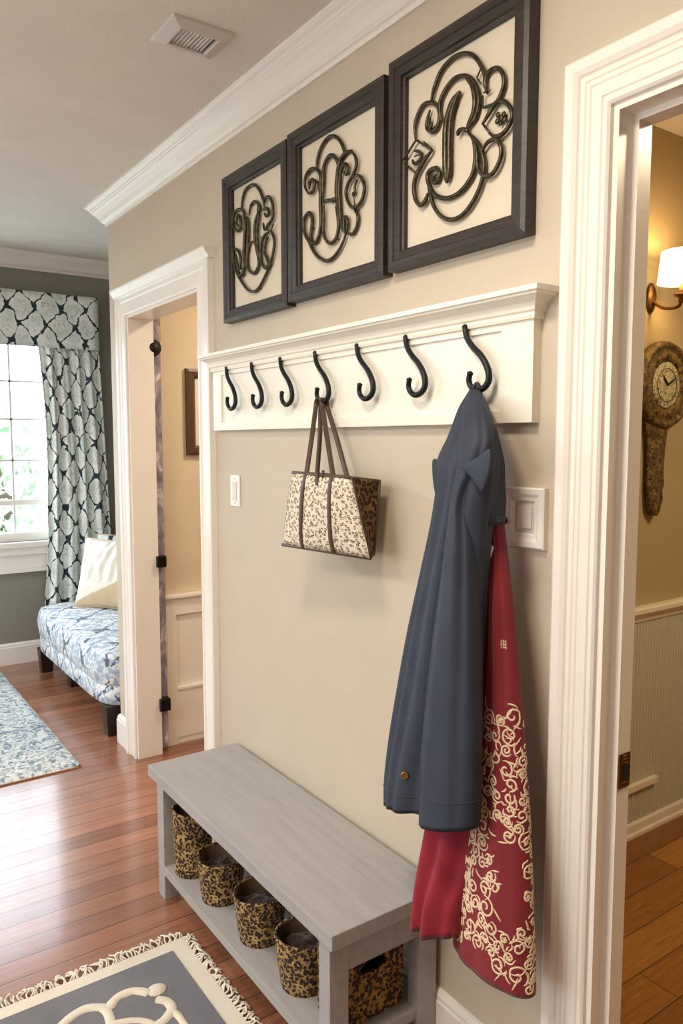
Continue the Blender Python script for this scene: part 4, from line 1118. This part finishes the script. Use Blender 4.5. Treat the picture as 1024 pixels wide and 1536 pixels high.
# ---- sconce
sc = thing('wall_sconce', (2.37, 1.61, 1.93), 'lit wall sconce with white shade above the antique clock', 'lamp')
sx, sy, sz = 2.60, 1.50, 2.035
sx = 2.418; sz = 2.024
b = MB(); b.lathe([(.078, -.050), (.068, .052)], 40, lambda x, y, z: (sx+x, 1.485+y, sz+z)); b.bm.faces.ensure_lookup_table()
for f in [f for f in b.bm.faces if len(f.verts) > 4]: b.bm.faces.remove(f)
b.build('lamp_shade', M['shade'], sc, solid=.002)
b = MB(); b.tube([(sx, 1.485, sz-.05), (sx, 1.485, sz-.11)], .009, 10); b.tube(catmull([(sx, 1.485, sz-.10), (sx+.005, 1.50, sz-.125), (sx+.01, 1.56, sz-.12), (sx+.012, 1.60, sz-.09)], 5), .006, 8)
b.lathe([(.006, -.015), (.010, -.01), (.010, 0), (.024, .008), (.026, .014), (.01, .016)], 18, lambda x, y, z: (sx, 1.485, sz-.095) and (sx+x, 1.485+y, sz-.10+z)); b.build('arm', M['bronze'], sc)
b = MB(); b.lathe([(.001, 0), (.032, 0), (.034, .006), (.026, .012), (.012, .015), (.001, .015)], 24, lambda x, y, z: (sx+.012+x*.8, 1.61-z, sz-.08+y*1.5)); b.build('backplate', M['bronze'], sc)
b = MB(); b.lathe([(.006, 0), (.012, .01), (.016, .03), (.012, .045), (.002, .055)], 18, lambda x, y, z: (sx+x, 1.485+y, sz-.06+z*.9)); b.build('bulb', M['bulb'], sc)

# ------------------------------------------------------------------ OUTSIDE
b = MB(); b.box(-14, 20, YB+.5, 40, -1.2, -1.1); struct(b.build('ground', M['pale_ground']))
def tree(x, y, h, r, label, seed):
    t = thing('tree', (x, y, -1.1), label, 'tree', 'trees beyond the window'); rn = random.Random(seed)
    b = MB(); b.tube([(x, y, -1.1), (x+.1, y, h*.4), (x, y+.1, h*.7)], [.16, .12, .06], 8); b.build('trunk', M['bark'], t)
    b = MB()
    for _ in range(1300):
        v = Vector((rn.gauss(0, 1), rn.gauss(0, 1), rn.gauss(0, 1))).normalized()*r*rn.uniform(.45, 1); c = Vector((x, y, h*.62))+Vector((v.x, v.y, v.z*1.15))
        a = Vector((rn.gauss(0, 1), rn.gauss(0, 1), rn.gauss(0, 1))).normalized()*.13; d = a.orthogonal().normalized()*.07
        b.face([b.bm.verts.new(q) for q in (c-a, c+d, c+a, c-d)])
    b.build('foliage', M['leaf'], t)
tree(2.2, 11.5, 1.5, 1.25, 'green tree seen through the lower window panes', 1)
tree(.2, 14, 2.2, 1.8, 'green tree farther left beyond the window', 2)
tree(-2.6, 12, 1.6, 1.5, 'leftmost tree beyond the window', 3)

# ------------------------------------------------------------------ LIGHT
sc_ = bpy.context.scene
w = bpy.data.worlds.new('sky'); sc_.world = w; w.use_nodes = True
bg = w.node_tree.nodes['Background']; bg.inputs[0].default_value = (.78, .89, 1.0, 1); bg.inputs[1].default_value = 9
def area(name, loc, rot, sx_, sy_, power, col, portal=False, shape='RECTANGLE'):
    l = bpy.data.lights.new(name, 'AREA'); l.shape = shape; l.size = sx_; l.size_y = sy_; l.energy = power; l.color = col
    if portal: l.cycles.is_portal = True
    o = bpy.data.objects.new(name, l); COL.objects.link(o); o.location = loc; o.rotation_euler = rot; return o
area('window_portal', ((WX0+WX1)/2, YB+.11, (WZ0+WZ1)/2), (-PI/2, 0, 0), WX1-WX0, WZ1-WZ0, 1, (1, 1, 1), True)
area('hall_lamp_and_fill', (.20, .95, CZ-.03), (0, 0, 0), .34, .34, 18, (1, .86, .69), shape='DISK')
area('hall_lamp_and_fill', (-1.2, 1.2, CZ-.03), (0, 0, 0), .9, .9, 34, (1, .93, .84), shape='DISK')  # wide second overhead light, added as fill for the hall
area('sitting_room_fill', (-1.4, 4.2, 2.4), (0, 0, 0), .6, .6, 72, (.84, .92, 1), shape='DISK')  # cool fill light added to brighten curtain and far wall
area('hall_side_fill', (-2.45, 1.6, 1.5), (0, -PI/2, 0), 1.3, 2.4, 40, (.86, .93, 1))  # fill light added in front of the solid left wall, which has no window
area('small_room_lamp', (2.1, 2.6, CZ-.03), (0, 0, 0), .35, .35, 21, (1, .82, .60), shape='DISK')
def point(name, loc, e, col, r=.03):
    l = bpy.data.lights.new(name, 'POINT'); l.energy = e; l.color = col; l.shadow_soft_size = r
    o = bpy.data.objects.new(name, l); COL.objects.link(o); o.location = loc
point('sconce_light', (sx, 1.485, sz+.02), 3.2, (1, .66, .30))
area('side_room_lamp', (2.4, .2, CZ-.03), (0, 0, 0), .4, .4, 27, (1, .80, .54), shape='DISK')

sc_.view_settings.view_transform = 'Standard'; sc_.view_settings.look = 'None'
sc_.view_settings.exposure = 0.16; sc_.view_settings.gamma = 1.0; sc_.view_settings.use_curve_mapping = False
sc_.cycles.max_bounces = 8; sc_.cycles.diffuse_bounces = 5; sc_.cycles.caustics_reflective = False; sc_.cycles.caustics_refractive = False
sc_.cycles.sample_clamp_indirect = 6
